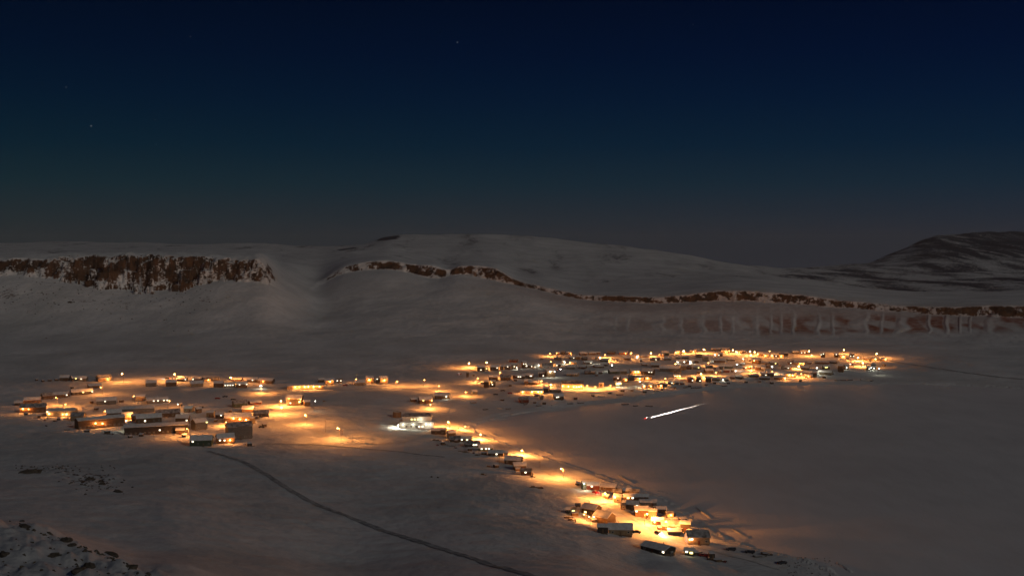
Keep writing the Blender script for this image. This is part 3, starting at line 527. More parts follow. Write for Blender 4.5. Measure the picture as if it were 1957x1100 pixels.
def house(h, name='house', big=False):
    w = h['xr']-h['xl']; cxp = (h['xl']+h['xr'])/2
    p = at(cxp, h['yb']); Y = p.y; sc = Y/F; Lw = w*sc; hm = (h['yb']-h['yt'])*sc
    face = -math.atan2(p.x, p.y); turn = h['t'] if h['t'] is not None else rnd.uniform(-22, 22)
    c_ = math.cos(math.radians(turn)); s_ = abs(math.sin(math.radians(turn)))
    D = max(3.0, min(9.5, Lw*0.62)) if Lw < 26 else 12.0
    L = max(2.6, (Lw-D*s_)/c_)
    elev = (H-p.z)/Y
    tot = hm-D*elev*0.45
    if tot < 2.6: tot = 2.6+0.1*rnd.random()
    rise = min(D*0.5*0.62, tot*0.45); wh = max(2.0, tot-rise*0.95)
    if Lw > 26: rise = min(rise, 1.6); wh = max(2.6, tot-rise)
    rot = face+math.radians(turn)
    off = D/2*c_+L/2*s_*0.6
    d2 = Vector((p.x, p.y, 0)).normalized(); c = Vector((p.x, p.y, 0))+d2*off; c.z = min(p.z, height(c.x, c.y))-0.05
    gz = max(p.z, height(c.x, c.y))-c.z
    t = empty(name, c, rot); fl = 0.45+gz
    # skirting / piles under the floor
    f = MB(); 
    f.box((0, 0, fl/2-0.3), (L-0.5, D-0.5, fl+0.6)); f.build('foundation', M['wood'], t)
    # body with gable ends
    b = MB(); z0, z1, zr = fl, fl+wh, fl+wh+rise; x, y = L/2, D/2
    b.quad([(-x, -y, z0), (x, -y, z0), (x, -y, z1), (-x, -y, z1)]); b.quad([(x, y, z0), (-x, y, z0), (-x, y, z1), (x, y, z1)])
    b.quad([(x, -y, z0), (x, y, z0), (x, y, z1), (x, 0, zr), (x, -y, z1)]); b.quad([(-x, y, z0), (-x, -y, z0), (-x, -y, z1), (-x, 0, zr), (-x, y, z1)])
    b.quad([(-x, -y, z0), (-x, y, z0), (x, y, z0), (x, -y, z0)])
    b.build('wall', M[h['c']], t)
    # snow laden roof slab, uneven eave
    r = MB(); ov = 0.45; th = 0.28; n = max(3, int(L/2.5)); top = []; bot = []
    sl = rise/(y)
    for i in range(n+1):
        xx = -x-ov+(L+2*ov)*i/n; rr = []; bb = []
        for yy in (-y-ov, -y*0.5, 0, y*0.5, y+ov):
            zz = zr-abs(yy)*sl; rr.append((xx, yy, zz+th+rnd.uniform(-0.06, 0.10)-(0.10 if abs(yy) > y else 0))); bb.append((xx, yy, zz+0.02))
        top.append(rr); bot.append(bb)
    for i in range(n):
        for k in range(4):
            r.quad([top[i][k], top[i+1][k], top[i+1][k+1], top[i][k+1]]); r.quad([bot[i][k+1], bot[i+1][k+1], bot[i+1][k], bot[i][k]], 1)
        r.quad([bot[i][0], bot[i+1][0], top[i+1][0], top[i][0]]); r.quad([top[i][4], top[i+1][4], bot[i+1][4], bot[i][4]])
    for i, s in ((0, 1), (n, -1)):
        for k in range(4):
            q = [bot[i][k], top[i][k], top[i][k+1], bot[i][k+1]]; r.quad(q if s > 0 else q[::-1])
    rm = M['snow'] if rnd.random() < 0.82 and not h.get('darkroof') else M['roofdark']
    ro = r.build('roof', [rm, M['wood']], t, False)
    if L > 5:
        cx_ = rnd.uniform(-x*0.6, x*0.6); MB().tube((cx_, y*0.25, zr-0.4), (cx_, y*0.25, zr+1.0), 0.14).build('chimney', M['metal'], ro)
    h.update(t=t, L=L, D=D, wh=wh, fl=fl, rot=rot, Y=Y, cxp=cxp, c3=c, nlit=0, nlamp=0, px=cxp, py=h['yb'], col=h['c'])
    # the lit windows and wall lamps that belong to this house
    taken = []
    for i, (lx, ly, k, by) in enumerate(LIGHTS):
        if i in used or k in 'sSp' or by is not None: continue
        if h['xl']-3 <= lx <= h['xr']+3 and h['yt']-5 <= ly <= h['yb']+1.5:
            fx = (lx-cxp)*sc/max(c_, 0.5); fx = max(-x+0.7, min(x-0.7, fx)); fz = max(1.3, min(wh-0.7, (h['yb']-ly)*sc-fl-gz*0.3))
            used.add(i)
            if k in 'wy':
                W = 1.3 if k == 'w' else 1.6
                wi = MB().box((0, 0, 0), (W+0.24, 0.12, 1.24)).build('window', M['wood'], t); wi.location = (fx, -y-0.04, fl+fz)
                pn = MB().box((0, -0.08, 0), (W, 0.06, 1.0)).build('pane', M['winwhite' if k == 'w' else 'winyel'], wi); h['nlit'] += 1
                wi['label'] = 'window lit from inside'
            else:
                cool = k in 'fF'; bigk = k in 'LF'
                la = MB().box((0, -0.25, 0.05), (0.35, 0.5, 0.12)).build('wall_lamp', M['metal'], t); la.location = (fx, -y-0.02, fl+max(fz, min(wh-0.5, 2.2)))
                bulb(la, (0, -0.55, -0.3), 0.5 if bigk else 0.32, 'bulbcool' if cool else 'bulb')
                local_light(la, (0, -1.4, -0.45), (K_FL if k == 'F' else 350) if cool else (K_WALL if bigk else K_WALL*0.4), COOL if cool else SOD, 0.3, batwing=not cool); h['nlamp'] += 1
                h['cool'] = cool
            taken.append(fx)
    dk = [0.5+1.0*q for q in range(0)]
    nd = max(1, int(L/4.0)) if L < 26 else int(L/3.6)
    for q in range(nd):
        fx = -x+L*(q+0.5)/nd
        if any(abs(fx-tx) < 1.6 for tx in taken): continue
        if q == nd//2 and L > 5:
            dr = MB().box((0, 0, 0), (0.95, 0.12, 2.0)).build('door', M['r' if rnd.random() < 0.3 else 'wood'], t); dr.location = (fx, -y-0.03, fl+1.03)
            MB().ball((0.32, -0.1, 0), 0.05, n=6).build('handle', M['metal'], dr)
            MB().box((fx, -y-0.75, fl-0.08), (1.8, 1.35, 0.16)).box((fx, -y-1.7, fl/2-0.15), (1.5, 0.6, max(0.2, fl-0.2))).build('step', M['wood'], t)
        else:
            wi = MB().box((0, 0, 0), (1.34, 0.12, 1.14)).build('window', M['w'], t); wi.location = (fx, -y-0.04, fl+min(wh-0.9, 1.55))
            MB().box((0, -0.07, 0), (1.1, 0.04, 0.9)).build('pane', M['glass'], wi)
    wi = MB().box((0, 0, 0), (0.12, 1.3, 1.1)).build('window', M['w'], t); wi.location = (x+0.04 if turn > 0 else -x-0.04, 0, fl+min(wh-0.8, 1.6))
    MB().box(((0.07 if turn > 0 else -0.07), 0, 0), (0.04, 1.06, 0.86)).build('pane', M['glass'], wi)
    # half of them have an oil tank on the gable side
    if L > 7 and rnd.random() < 0.5:
        sx = x+0.9
        MB().tube((sx, -1.0, 1.1+gz), (sx, 1.0, 1.1+gz), 0.5, n=10).box((sx, -0.7, 0.3+gz/2), (0.7, 0.1, 0.7+gz)).box((sx, 0.7, 0.3+gz/2), (0.7, 0.1, 0.7+gz)).build('fuel_tank', M['metal'], t)
    HOUSES.append(h); return t
for h in sorted(REG, key=lambda q: -q['yb']): house(h)

SH = [(70, 727, 'd'), (82, 729, 'd'), (95, 728, 'b'), (108, 727, 'd'), (138, 742, 'd'), (50, 792, 'd'), (75, 798, 'b'), (112, 802, 'd'), (175, 770, 'b'), (184, 783, 'd'), (232, 768, 'b'), (166, 825, 'd'), (205, 828, 'd'), (249, 836, 'd'), (270, 833, 'b'), (352, 834, 'd'), (372, 838, 'b'), (477, 852, 'd'), (491, 800, 'd'), (345, 775, 'b'), (412, 806, 'b'), (440, 787, 'd'), (505, 815, 'd'), (385, 779, 'd'), (300, 790, 'g'),
      (905, 718, 'd'), (921, 733, 'b'), (975, 738, 'd'), (960, 765, 'd'), (1022, 770, 'b'), (1040, 772, 'd'), (1100, 763, 'b'), (1133, 757, 'd'), (1165, 752, 'd'), (1190, 748, 'd'), (1208, 747, 'b'), (1232, 750, 'd'), (1265, 745, 'b'), (1290, 742, 'd'), (1318, 739, 'b'), (1350, 736, 'd'), (1366, 733, 'd'), (1392, 733, 'd'), (1426, 731, 'd'), (1452, 730, 'd'), (1475, 733, 'd'), (1530, 729, 'b'), (1575, 722, 'd'), (1590, 715, 'd'),
      (1035, 687, 'b'), (1064, 683, 'd'), (1150, 691, 'b'), (1180, 690, 'd'), (1225, 690, 'b'), (1270, 688, 'd'), (1300, 705, 'b'), (1335, 713, 'd'), (1365, 705, 'b'), (1400, 704, 'd'), (1433, 690, 'b'), (1462, 713, 'd'), (1490, 699, 'b'), (1515, 691, 'd'), (1585, 693, 'b'), (1620, 686, 'd'), (1660, 690, 'd'), (1690, 699, 'd'), (1215, 726, 'b'), (1140, 718, 'd'), (1100, 716, 'b'), (1020, 729, 'd'), (985, 728, 'b'), (1025, 757, 'd'), (1048, 743, 'b'),
      (846, 849, 'd'), (872, 845, 'b'), (898, 861, 'd'), (925, 868, 'b'), (948, 893, 'd'), (990, 899, 'b'), (1010, 905, 'd'), (1105, 927, 'd'), (1160, 952, 'b'), (1195, 965, 'd'), (1218, 952, 'b'), (1255, 977, 'd'), (1285, 985, 'b'), (1305, 997, 'd'), (1262, 1012, 'b'), (1300, 1015, 'd'), (1098, 985, 'b'), (1135, 997, 'd'), (1330, 1060, 'd'), (1360, 1064, 'd'), (1316, 1020, 'b')]
SHEDS = []
for u, v, c_ in SH:
    p = at(u, v); sc = p.y/F; w_ = rnd.uniform(2.2, 4.2); d_ = rnd.uniform(2, 3.4); hh = rnd.uniform(1.8, 2.8); t = empty('shed', p-Vector((0, 0, 0.2)), -math.atan2(p.x, p.y)+rnd.uniform(-0.6, 0.6))
    MB().box((0, 0, hh/2), (w_, d_, hh)).build('wall', M[c_], t)
    r = MB(); a, b_ = w_/2+0.2, d_/2+0.25; q = rnd.uniform(0.3, 0.7)
    r.quad([(-a, -b_, hh), (a, -b_, hh), (a, b_, hh+q), (-a, b_, hh+q)][::1]); r.quad([(-a, -b_, hh-0.12), (-a, b_, hh-0.12+q), (a, b_, hh-0.12+q), (a, -b_, hh-0.12)]); r.quad([(-a, -b_, hh-0.12), (a, -b_, hh-0.12), (a, -b_, hh), (-a, -b_, hh)])
    r.quad([(-a, b_, hh-0.12+q), (-a, -b_, hh-0.12), (-a, -b_, hh), (-a, b_, hh+q)]); r.quad([(a, -b_, hh-0.12), (a, b_, hh-0.12+q), (a, b_, hh+q), (a, -b_, hh)])
    r.build('roof', M['snow'], t); dr = MB().box((0, 0, 0), (0.85, 0.1, 1.65)).build('door', M['wood'], t); dr.location = (rnd.uniform(-0.5, 0.5), -d_/2-0.03, 0.95)
    SHEDS.append(dict(t=t, px=u, py=v, c=c_))
# long low school and the tall two storey building of the inland village, and the white hall by the bay
def custom(xl, xr, yt, yb, c, t, **kw):
    h = dict(xl=xl, xr=xr, yt=yt, yb=yb, c=c, t=t, **kw); house(h, 'building'); h['custom'] = True; return h
school = custom(240, 357, 809, 830, 'd', 1.0, darkroof=False)
tall = custom(431, 482, 808, 840, 'g', 14, darkroof=True)

def white_hall():
    p = at(796, 820); Y = p.y; sc = Y/F; rot = -math.atan2(p.x, p.y)+math.radians(-2); d2 = Vector((p.x, p.y, 0)).normalized()
    L = 66*sc; D = 17.0; c = Vector((p.x, p.y, 0))+d2*D/2; c.z = p.z-0.1
    t = empty('hall', c, rot); x, y = L/2, D/2; h1 = 5.6; h2 = 4.4
    MB().box((0, 0, 0.1), (L-0.4, D-0.4, 1.0)).build('foundation', M['metal'], t)
    MB().box((0, 0, 0.6+h1/2), (L, D, h1)).build('wall', M['w'], t)
    MB().box((1.2, 0, 0.6+h1+0.14), (L+0.4, D+0.5, 0.28)).build('terrace_roof', M['snow'], t)
    up = MB().box((0.5, 1.8, 0.88+h1+h2/2), (L-5, D-5, h2)).build('upper_wall', M['w'], t)
    r = MB(); zr = 0.88+h1+h2; a, bb = (L-5)/2+0.7, (D-5)/2+0.7
    pts = [(-a, -bb, zr), (a, -bb, zr), (a, bb, zr), (-a, bb, zr)]; r1_, r2_2 = (-a+3, 0, zr+2.3), (a-3, 0, zr+2.3)
    r.quad([pts[0], pts[1], r2_2, r1_]); r.quad([pts[1], pts[2], r2_2]); r.quad([pts[2], pts[3], r1_, r2_2]); r.quad([pts[3], pts[0], r1_]); r.quad(pts[::-1])
    ro = r.build('roof', M['roofdark'], t); ro.location = (0.5, 1.8, 0.02)
    for (lx, ly, k) in ((771, 811, 'F'), (790, 812, 'F'), (815, 811, 'F'), (823, 811, 'F'), (802, 811, 'w'), (808, 811, 'w'), (805, 799, 'l'), (787, 799, 'y'), (793, 799, 'y'), (799, 799, 'y')):
        fx = (lx-796)*sc; upz = ly < 805
        if k in 'wy':
            wi = MB().box((0, 0, 0), (1.7, 0.12, 1.5)).build('window', M['w'], t); wi.location = (fx, (-y-0.04) if not upz else (-y+4.3-0.04), 2.6 if not upz else h1+2.8)
            MB().box((0, -0.08, 0), (1.4, 0.06, 1.2)).build('pane', M['winwhite' if k == 'w' else 'winyel'], wi); wi['label'] = 'window lit from inside'
        else:
            cool = k == 'F'
            la = MB().box((0, -0.3, 0.1), (0.5, 0.6, 0.16)).build('wall_lamp', M['metal'], t); la.location = (fx, (-y-0.02) if not upz else (-y+4.3-0.02), 5.2 if not upz else h1+3.8)
            bulb(la, (0, -0.5, -0.3), 0.24 if cool else 0.2, 'bulbcool' if cool else 'bulb')
            local_light(la, (0, -2.4, -0.8), 420 if cool else 500, COOL, 0.35)
    for q in range(7):
        fx = -x+2.4+q*(L-4.8)/6
        if min(abs(fx-(l-796)*sc) for l in (771, 790, 802, 808, 815, 823)) < 1.5: continue
        wi = MB().box((0, 0, 0), (1.7, 0.12, 1.3)).build('window', M['metal'], t); wi.location = (fx, -y-0.04, 2.7)
        MB().box((0, -0.07, 0), (1.4, 0.05, 1.0)).build('pane', M['glass'], wi)
    dr = MB().box((0, 0, 0), (1.8, 0.14, 2.3)).build('door', M['metal'], t); dr.location = (0.8, -y-0.05, 1.8)
    # lamp at the west corner that washes over the open snow
    la = MB().box((-0.3, 0, 0.1), (0.6, 0.5, 0.16)).build('wall_lamp', M['metal'], t); la.location = (-x-0.02, -y+1.0, 4.2)
    bulb(la, (-0.6, 0, -0.3), 0.45, 'bulbcool'); local_light(la, (-1.4, -0.5, -0.4), 11000, COOL, 0.35)
    tag(t, 'white two storey hall with floodlit front on the open snow', 'hall')
white_hall()

# round brown storage tank beside the hall
def tank(u, v, r, hgt, label):
    p = at(u, v); t = empty('storage_tank', p-Vector((0, 0, 0.3)))
    MB().tube((0, 0, 0), (0, 0, hgt), r, n=24).build('shell', M['b'], t)
    MB().tube((0, 0, hgt), (0, 0, hgt+r*0.3), r*1.02, r*0.15, n=24).build('lid', M['roofdark'], t)
    mb = MB(); 
    for s in (-0.3, 0.3): mb.tube((s, -r-0.15, 0), (s, -r-0.15, hgt+0.4), 0.04, n=5)
    for k in range(int(hgt/0.4)): mb.tube((-0.3, -r-0.15, 0.3+k*0.4), (0.3, -r-0.15, 0.3+k*0.4), 0.03, n=5)
    mb.build('ladder', M['metal'], t); tag(t, label, 'tank'); return t
tank(759, 797, 4.0, 5.4, 'round brown storage tank beside the white hall')

# ------------------------------------------------------------------ street lamps and poles
def street_lamp(u, v, vb, bright, cool=False, k_cool_small=False, part=1.0):
    p = at(u, vb) if vb is not None else None
    if p is None:
        p = at(u, v+13 if v < 760 else v+20)
        hh = max(4.5, min(10, (13 if v < 760 else 20)*p.y/F))
    else: hh = max(3.5, (vb-v)*p.y/F)
    face = -math.atan2(p.x, p.y)
    side = rnd.choice((-1, 1)); arm = 1.5
    base = Vector((p.x-side*0, p.y, p.z-0.4)); t = empty('street_lamp', base, face+rnd.uniform(-0.5, 0.5)); hh += 0.4
    MB().tube((-side*arm, 0, 0), (-side*arm, 0, hh+0.3), 0.13, 0.08, 8).build('pole', M['wood'], t)
    MB().tube((-side*arm, 0, hh), (-side*0.3, -0.05, hh+0.35), 0.05, n=6).build('arm', M['metal'], t)
    hd = MB().box((0, 0, 0), (0.75, 0.34, 0.16)).build('lamp_head', M['metal'], t); hd.location = (0, 0, hh+0.32)
    bulb(hd, (0, 0, -0.35), (0.62 if bright else 0.46)*max(0.6, min(1, p.y/1450)), ('bulbcool' if cool else ('bulbbig' if bright else 'bulb')))
    local_light(hd, (0, -0.0, -1.35), part*(K_ST*2.3 if bright else K_ST)*(0.12 if k_cool_small else (0.22 if cool else 1)), COOL if cool else SOD, 0.3, batwing=not cool)
    return dict(t=t, px=u, py=v, Y=p.y, bright=bright, cool=cool)
LAMPS = []; POLES = []
for i, (lx, ly, k, by) in enumerate(LIGHTS):
    if i in used: continue
    if k == 'p':
        p = at(lx, by); hh = (by-ly)*p.y/F; t = empty('utility_pole', p-Vector((0, 0, 0.4)), rnd.uniform(-0.6, 0.6))
        MB().tube((0, 0, 0), (0, 0, hh+0.4), 0.15, 0.10, 8).build('pole', M['wood'], t); MB().box((0, 0, hh-0.3), (2.0, 0.12, 0.14)).build('crossarm', M['wood'], t)
        POLES.append(dict(t=t, px=lx, py=by)); continue
    LAMPS.append(street_lamp(lx, ly, by, k in 'SLF', k in 'fFw', k == 'w', {'l': 0.22, 'y': 0.10, 'L': 0.4}.get(k, 1.0)))

# ------------------------------------------------------------------ vehicles, boats, sleds, drums, stones
def pickup(u, v, yaw, paint='paint', lights=None):
    p = at(u, v); t = empty('pickup_truck', p, yaw); 
    b = MB(); b.box((0, 0, 0.75), (5.2, 1.9, 0.5)).box((2.0, 0, 1.08), (1.3, 1.8, 0.18)).box((-1.5, 0.9, 1.2), (2.2, 0.1, 0.42)).box((-1.5, -0.9, 1.2), (2.2, 0.1, 0.42)).box((-2.56, 0, 1.2), (0.1, 1.9, 0.42)); b.build('body', M[paint], t)
    cb = MB().box((0.45, 0, 1.42), (1.9, 1.75, 0.84), taper=0.8).build('cab', M[paint], t)
    MB().box((0.45, 0, 1.47), (1.75, 1.79, 0.42), taper=0.86).build('window', M['glass'], cb)
    MB().box((0.45, 0, 1.9), (1.55, 1.45, 0.12)).build('roof_snow', M['snow'], cb)
    for sx in (1.7, -1.65):
        for sy in (0.9, -0.9):
            w = MB().tube((0, -0.13, 0), (0, 0.13, 0), 0.4, n=12).build('wheel', M['rubber'], t); w.location = (sx, sy, 0.4)
    for sy in (0.65, -0.65):
        hl = MB().box((0, 0, 0), (0.1, 0.38, 0.22)).build('headlight', M['head' if lights == 'head' else 'glass'], t); hl.location = (2.63, sy, 0.88)
        tl = MB().box((0, 0, 0), (0.08, 0.22, 0.34)).build('tail_light', M['tail' if lights else 'redpaint'], t); tl.location = (-2.65, sy*1.25, 0.98)
        if lights == 'head': local_light(hl, (0.2, 0, 0), 2500, (1, 0.93, 0.82), 0.08, (38, (math.radians(86), 0, math.radians(-90))))
        if lights == 'tail': local_light(tl, (-0.3, 0, 0), 220, (1, 0.05, 0.03), 0.08)
    return t
def boat(u, v, yaw, L=5.5, mat='d'):
    p = at(u, v); t = empty('boat', p, yaw); mb = MB(); n = 9; rows = []
    for i in range(n):
        a = i/(n-1); wd = 0.95*math.sin(math.pi*min(1, 0.28+0.72*(1-a)))**0.6 if a > 0.3 else 0.95
        wd *= (1-max(0, a-0.55)/0.45)**0.7 if a > 0.55 else 1
        rows.append([(-L/2+L*a, s*wd*k, zz+0.25*a*a) for s, k, zz in ((-1, 1, 0.85), (-1, .8, 0.3), (0, 0, 0.05), (1, .8, 0.3), (1, 1, 0.85))])
    for a, b_ in zip(rows[:-1], rows[1:]):
        for k in range(4): mb.quad([a[k], b_[k], b_[k+1], a[k+1]])
    mb.quad(rows[0][::1]); mb.build('hull', M[mat], t)
    MB().box((-0.2, 0, 0.72), (L*0.7, 1.5, 0.16)).build('snow_cover', M['snow'], t)
    MB().box((-L/2-0.2, 0, 0.85), (0.35, 0.4, 0.8)).build('motor', M['rubber'], t); return t
def snowmobile(u, v, yaw, lit=False):
    p = at(u, v); t = empty('snowmobile', p, yaw)
    MB().box((-0.6, 0, 0.22), (1.9, 0.42, 0.36), taper=0.85).build('track', M['rubber'], t)
    MB().box((0.45, 0, 0.62), (1.1, 0.8, 0.42), taper=0.6).build('body', M['redpaint'], t)
    MB().box((-0.6, 0, 0.68), (1.2, 0.42, 0.26), taper=0.8).build('seat', M['rubber'], t)
    MB().box((0.35, 0, 1.02), (0.08, 0.6, 0.4), taper=0.7).build('windshield', M['glass'], t)
    for s in (-1, 1): MB().box((0.75, s*0.5, 0.08), (1.1, 0.14, 0.06)).tube((0.7, s*0.48, 0.1), (0.45, s*0.25, 0.5), 0.04, n=5).build('ski', M['metal'], t)
    hl = MB().ball((0, 0, 0), 0.14).build('headlight', M['head' if lit else 'glass'], t); hl.location = (1.0, 0, 0.75)
    tl = MB().box((0, 0, 0), (0.08, 0.3, 0.12)).build('tail_light', M['tail' if lit else 'redpaint'], t); tl.location = (-1.6, 0, 0.7)
    if lit:
        for wd, pw, pt in ((4.2, 3.5e6, 86.0), (1.7, 5.0e7, 88.55), (0.62, 1.8e8, 89.12)):
            local_light(hl, (0.3, 0, 0.15), pw, (1, 0.86, 0.76), 0.05, (wd, (math.radians(pt), 0, math.radians(-90))))
        local_light(tl, (-0.3, 0, 0.1), 60, (1, 0.04, 0.03), 0.06)
    return t
def sled(u, v, yaw, L=5.0, load=True):
    p = at(u, v); t = empty('sled', p, yaw)
    for s in (-1, 1): MB().box((0, s*0.4, 0.2), (L, 0.08, 0.3)).build('runner', M['wood'], t)
    mb = MB()
    for i in range(int(L/0.4)): mb.box((-L/2+0.3+i*0.4, 0, 0.38), (0.14, 1.0, 0.05))
    mb.build('crossbar', M['wood'], t)
    if load: MB().box((-0.5, 0, 0.75), (L*0.45, 0.9, 0.65)).build('load_box', M['wood'], t)
    return t
def mesh_stone(name, p, r, sx=1, sy=1, sz=0.7, seed=0, mat='stone'):
    rs = random.Random(seed); vs = []; R_, n = 6, 9; mb = MB(); mb.ball((0, 0, 0), 1, n=n)
    co = {}
    out = []
    for q in mb.v:
        key = tuple(round(c, 3) for c in q)
        if key not in co: co[key] = rs.uniform(0.72, 1.22)
        k = co[key]; out.append((q[0]*k*r*sx, q[1]*k*r*sy, max(-0.6*r, q[2]*k*r*sz)))
    mb.v = out; o = mb.build(name, M[mat]); o.location = p+Vector((0, 0, r*0.12)); o.rotation_euler = (0, 0, rs.uniform(0, 6)); return o

ang = lambda u0, v0, u1, v1: (lambda a, b_: math.atan2(b_.y-a.y, b_.x-a.x))(at(u0, v0), at(u1, v1))
# the moving lights of the photo, as the vehicles at rest
t = snowmobile(1235, 799.5, ang(1235, 799.5, 1362, 766.5), True); tag(t, 'snowmobile on the sea ice, its headlight beam stretching across the ice', 'snowmobile')
t = pickup(1138, 942.5, ang(1138, 942, 1112, 934), 'redpaint', 'tail'); tag(t, 'red pickup with glowing tail lights on the shore road', 'pickup')
t = pickup(1417, 1010, 0)
bpy.data.objects.remove(t) if False else None
t.location = at(1258, 1019.5); t.rotation_euler = (0, 0, ang(1258, 1019, 1284, 1030))
for c_ in list(t.children):
    if c_.name.startswith('headlight'):
        c_.data.materials.clear(); c_.data.materials.append(M['head']); local_light(c_, (0.2, 0, 0), 7000, (1, 0.95, 0.88), 0.08, (50, (math.radians(84), 0, math.radians(-90))))
tag(t, 'dark pickup with bright white headlights under the southern shore lamp', 'pickup')
t = pickup(320, 723.5, ang(320, 723, 290, 723), 'paint', 'head'); tag(t, 'pickup with bright headlights behind the inland back row', 'pickup')
t = pickup(498, 738, ang(498, 737, 506, 744), 'paint', 'head'); tag(t, 'pickup with headlights on at the inland road junction', 'pickup')
t = pickup(1068, 706, ang(1068, 706, 1090, 708), 'paint', 'head'); tag(t, 'pickup throwing white light by the bright town garage', 'pickup')
CARS = [(416, 762, 'dark car parked on open snow above the inland houses, west of its neighbour'), (430, 758.5, 'dark car parked on open snow, east of the twin beside it'), (446, 764, 'small dark car standing alone below the two parked cars'),
        (877.5, 716, 'small dark truck below the pair of lamps at the town edge'), (961, 747, 'snowy truck parked between road lamp and front houses'), (947, 754.5, 'low dark truck below the snowy one at the town edge'),
        (975, 752, 'dark truck facing the first long lit row'), (500, 817, 'snow covered truck east of the tall grey building'), (1216, 1018, 'dark truck parked beside the tan building in the shore road'),
        (1345, 1063, 'dark truck with snow underneath, south of the small green house'), (1495, 1077, 'dark truck on the last spit of shore ice'), (1397, 1051, 'tan truck by the end of the shore road'), (660, 737, 'dark car by the lit house on the back road'), (1433, 1056, 'snowed in truck below the end of the shore road')]
for i, (u, v, lab) in enumerate(CARS):
    t = pickup(u, v, rnd.uniform(-0.5, 0.5)+(math.pi if i % 2 else 0), 'paint' if i % 3 else 'redpaint'); tag(t, lab, 'truck', 'parked trucks and cars')
BO = [(905, 770, 0), (1000, 770.5, .1), (928, 783, .2), (972, 782, 0), (955, 781, 3), (1005, 773, .5), (1215, 776, .1), (1240, 776.5, 2.8), (1195, 773, .2), (1310, 741, .1), (1325, 742, .3), (1335, 741.5, 0), (1355, 737, .1), (1385, 738, 0), (1238, 746, 0.2), (1255, 748, .4), (1600, 727, 0), (1612, 727, .1),
      (1625, 726.5, 0), (1648, 725.5, 0.5), (1667, 728, .8), (1150, 758, 0), (1185, 755, 0.2), (880, 819, .7), (840, 823, 0), (1466, 1060, -0.3), (1453, 1064, -0.2), (1335, 1058, .1), (1090, 772, .2), (1030, 776, 0), (1060, 775, .3), (1110, 771, -.2)]
BOATS = []
for i, (u, v, a) in enumerate(BO):
    t = boat(u, v, a+rnd.uniform(-.3, .3), rnd.uniform(5, 8), rnd.choice('dbrgw')); BOATS.append(dict(t=t, px=u, py=v))
SL = [(831, 841), (838, 842), (836, 851), (850, 850), (862, 852), (870, 856), (880, 862), (890, 864), (905, 866), (912, 870), (935, 892), (946, 891), (924, 907), (1018, 911), (1035, 932), (1020, 931), (1032, 933), (1005, 908), (1012, 906), (480, 852), (470, 850), (500, 813), (93, 799), (86, 803), (105, 805), (132, 810), (88, 814), (128, 821), (205, 829), (215, 830), (172, 815), (183, 786), (184, 781), (300, 828), (620, 767), (1352, 1068), (1361, 1070), (1376, 1073), (1386, 1074), (1085, 990), (1092, 994), (1100, 996)]
SLEDS = []
for i, (u, v) in enumerate(SL):
    if i % 3 == 2: t = snowmobile(u, v, rnd.uniform(0, 6)); kind_ = 'snowmobile'
    else: t = sled(u, v, rnd.uniform(-0.5, 0.5), rnd.uniform(4, 7), rnd.random() < 0.7); kind_ = 'sled'
    SLEDS.append(dict(t=t, px=u, py=v, k=kind_))
ST = [(55, 903, 3.4, 2.2, 'long dark boulder at the west end of the rocky patch'), (172, 917, 2.6, 1.2, 'dark boulder in the middle of the rocky snow patch'), (195, 925, 1.8, 1.3, 'boulder below the middle of the rocky patch'), (225, 940, 1.8, 2, 'flat boulder at the east tip of the rocky patch'),
      (825, 911, .9, 1, 'first of two small dark stones on the snow'), (837, 912, .9, 1, 'second of two small dark stones on the snow'), (134, 578, 3.0, 1.4, 'lone dark boulder on the slope under the mesa'), (42, 996, 1.0, 1.2, 'dark stone topping the near rocky crest'), (48, 1007, 1.1, 1.8, 'flat stone just under the crest stone'),
      (127, 1033, 1.4, 1.1, 'rounded stone halfway down the rocky crest'), (137, 1042, .8, 1.6, 'flat stone beneath the rounded crest stone'), (212, 1060, 1.5, 2.2, 'long dark boulder on the low end of the crest'), (105, 1062, 1.1, 1.4, 'brownish stone in the snow behind the near corner'),
      (171, 1082, 1.4, 1.2, 'square yellowish boulder in the near corner'), (150, 1091, 1.1, 2.2, 'dark ledge stone beside the yellowish boulder'), (255, 1084, .9, 2, 'thin dark stone at the foot of the rocky spur'), (95, 1020, .5, 1, 'small pebble sized stone beyond the crest'), (8, 1060, 1.2, 1.8, 'brown stone at the edge of the near snow bank')]
for i, (u, v, r_, sx, lab) in enumerate(ST):
    o = mesh_stone('boulder', at(u, v, 100), r_, sx, 1, 0.6, 50+i); tag(o, lab, 'boulder')
# loose stones nobody could count: on the spur and in the rocky patch
mb = MB(); rs = random.Random(4)
def scatter(n, fu, smin, smax):
    k = 0
    while k < n:
        u, v = fu(); p = None
        try: p = at(u, v, 100)
        except IndexError: pass
        k += 1
        if p is None: continue
        r_ = rs.uniform(smin, smax); s = len(mb.v); c = p+Vector((0, 0, r_*0.1)); a0 = rs.uniform(0, 6)
        ring = [(c.x+math.cos(a0+j*1.256)*r_*rs.uniform(.7, 1.5), c.y+math.sin(a0+j*1.256)*r_*rs.uniform(.6, 1.1), c.z-r_*0.5) for j in range(5)]
        tp = [(c.x+(q[0]-c.x)*rs.uniform(.3, .7), c.y+(q[1]-c.y)*.5, c.z+r_*rs.uniform(.25, .6)) for q in ring]
        for j in range(5): mb.quad([ring[j], ring[(j+1) % 5], tp[(j+1) % 5], tp[j]])
        mb.quad(tp)
g = rs.gauss
def f_patch():
    if rs.random() < .5: return g(185, 26), g(922, 9)
    return 30+rs.random()*190, 893+g(0, 3)+rs.random()*4
def f_crest():
    t_ = rs.random(); return 15+t_*270+g(0, 3), 992+t_*t_*28+t_*75+abs(g(0, 4))+2
def f_spur():
    t_ = rs.random(); x_ = rs.random()*250; return x_, 1010+x_*0.35+rs.random()*(90)
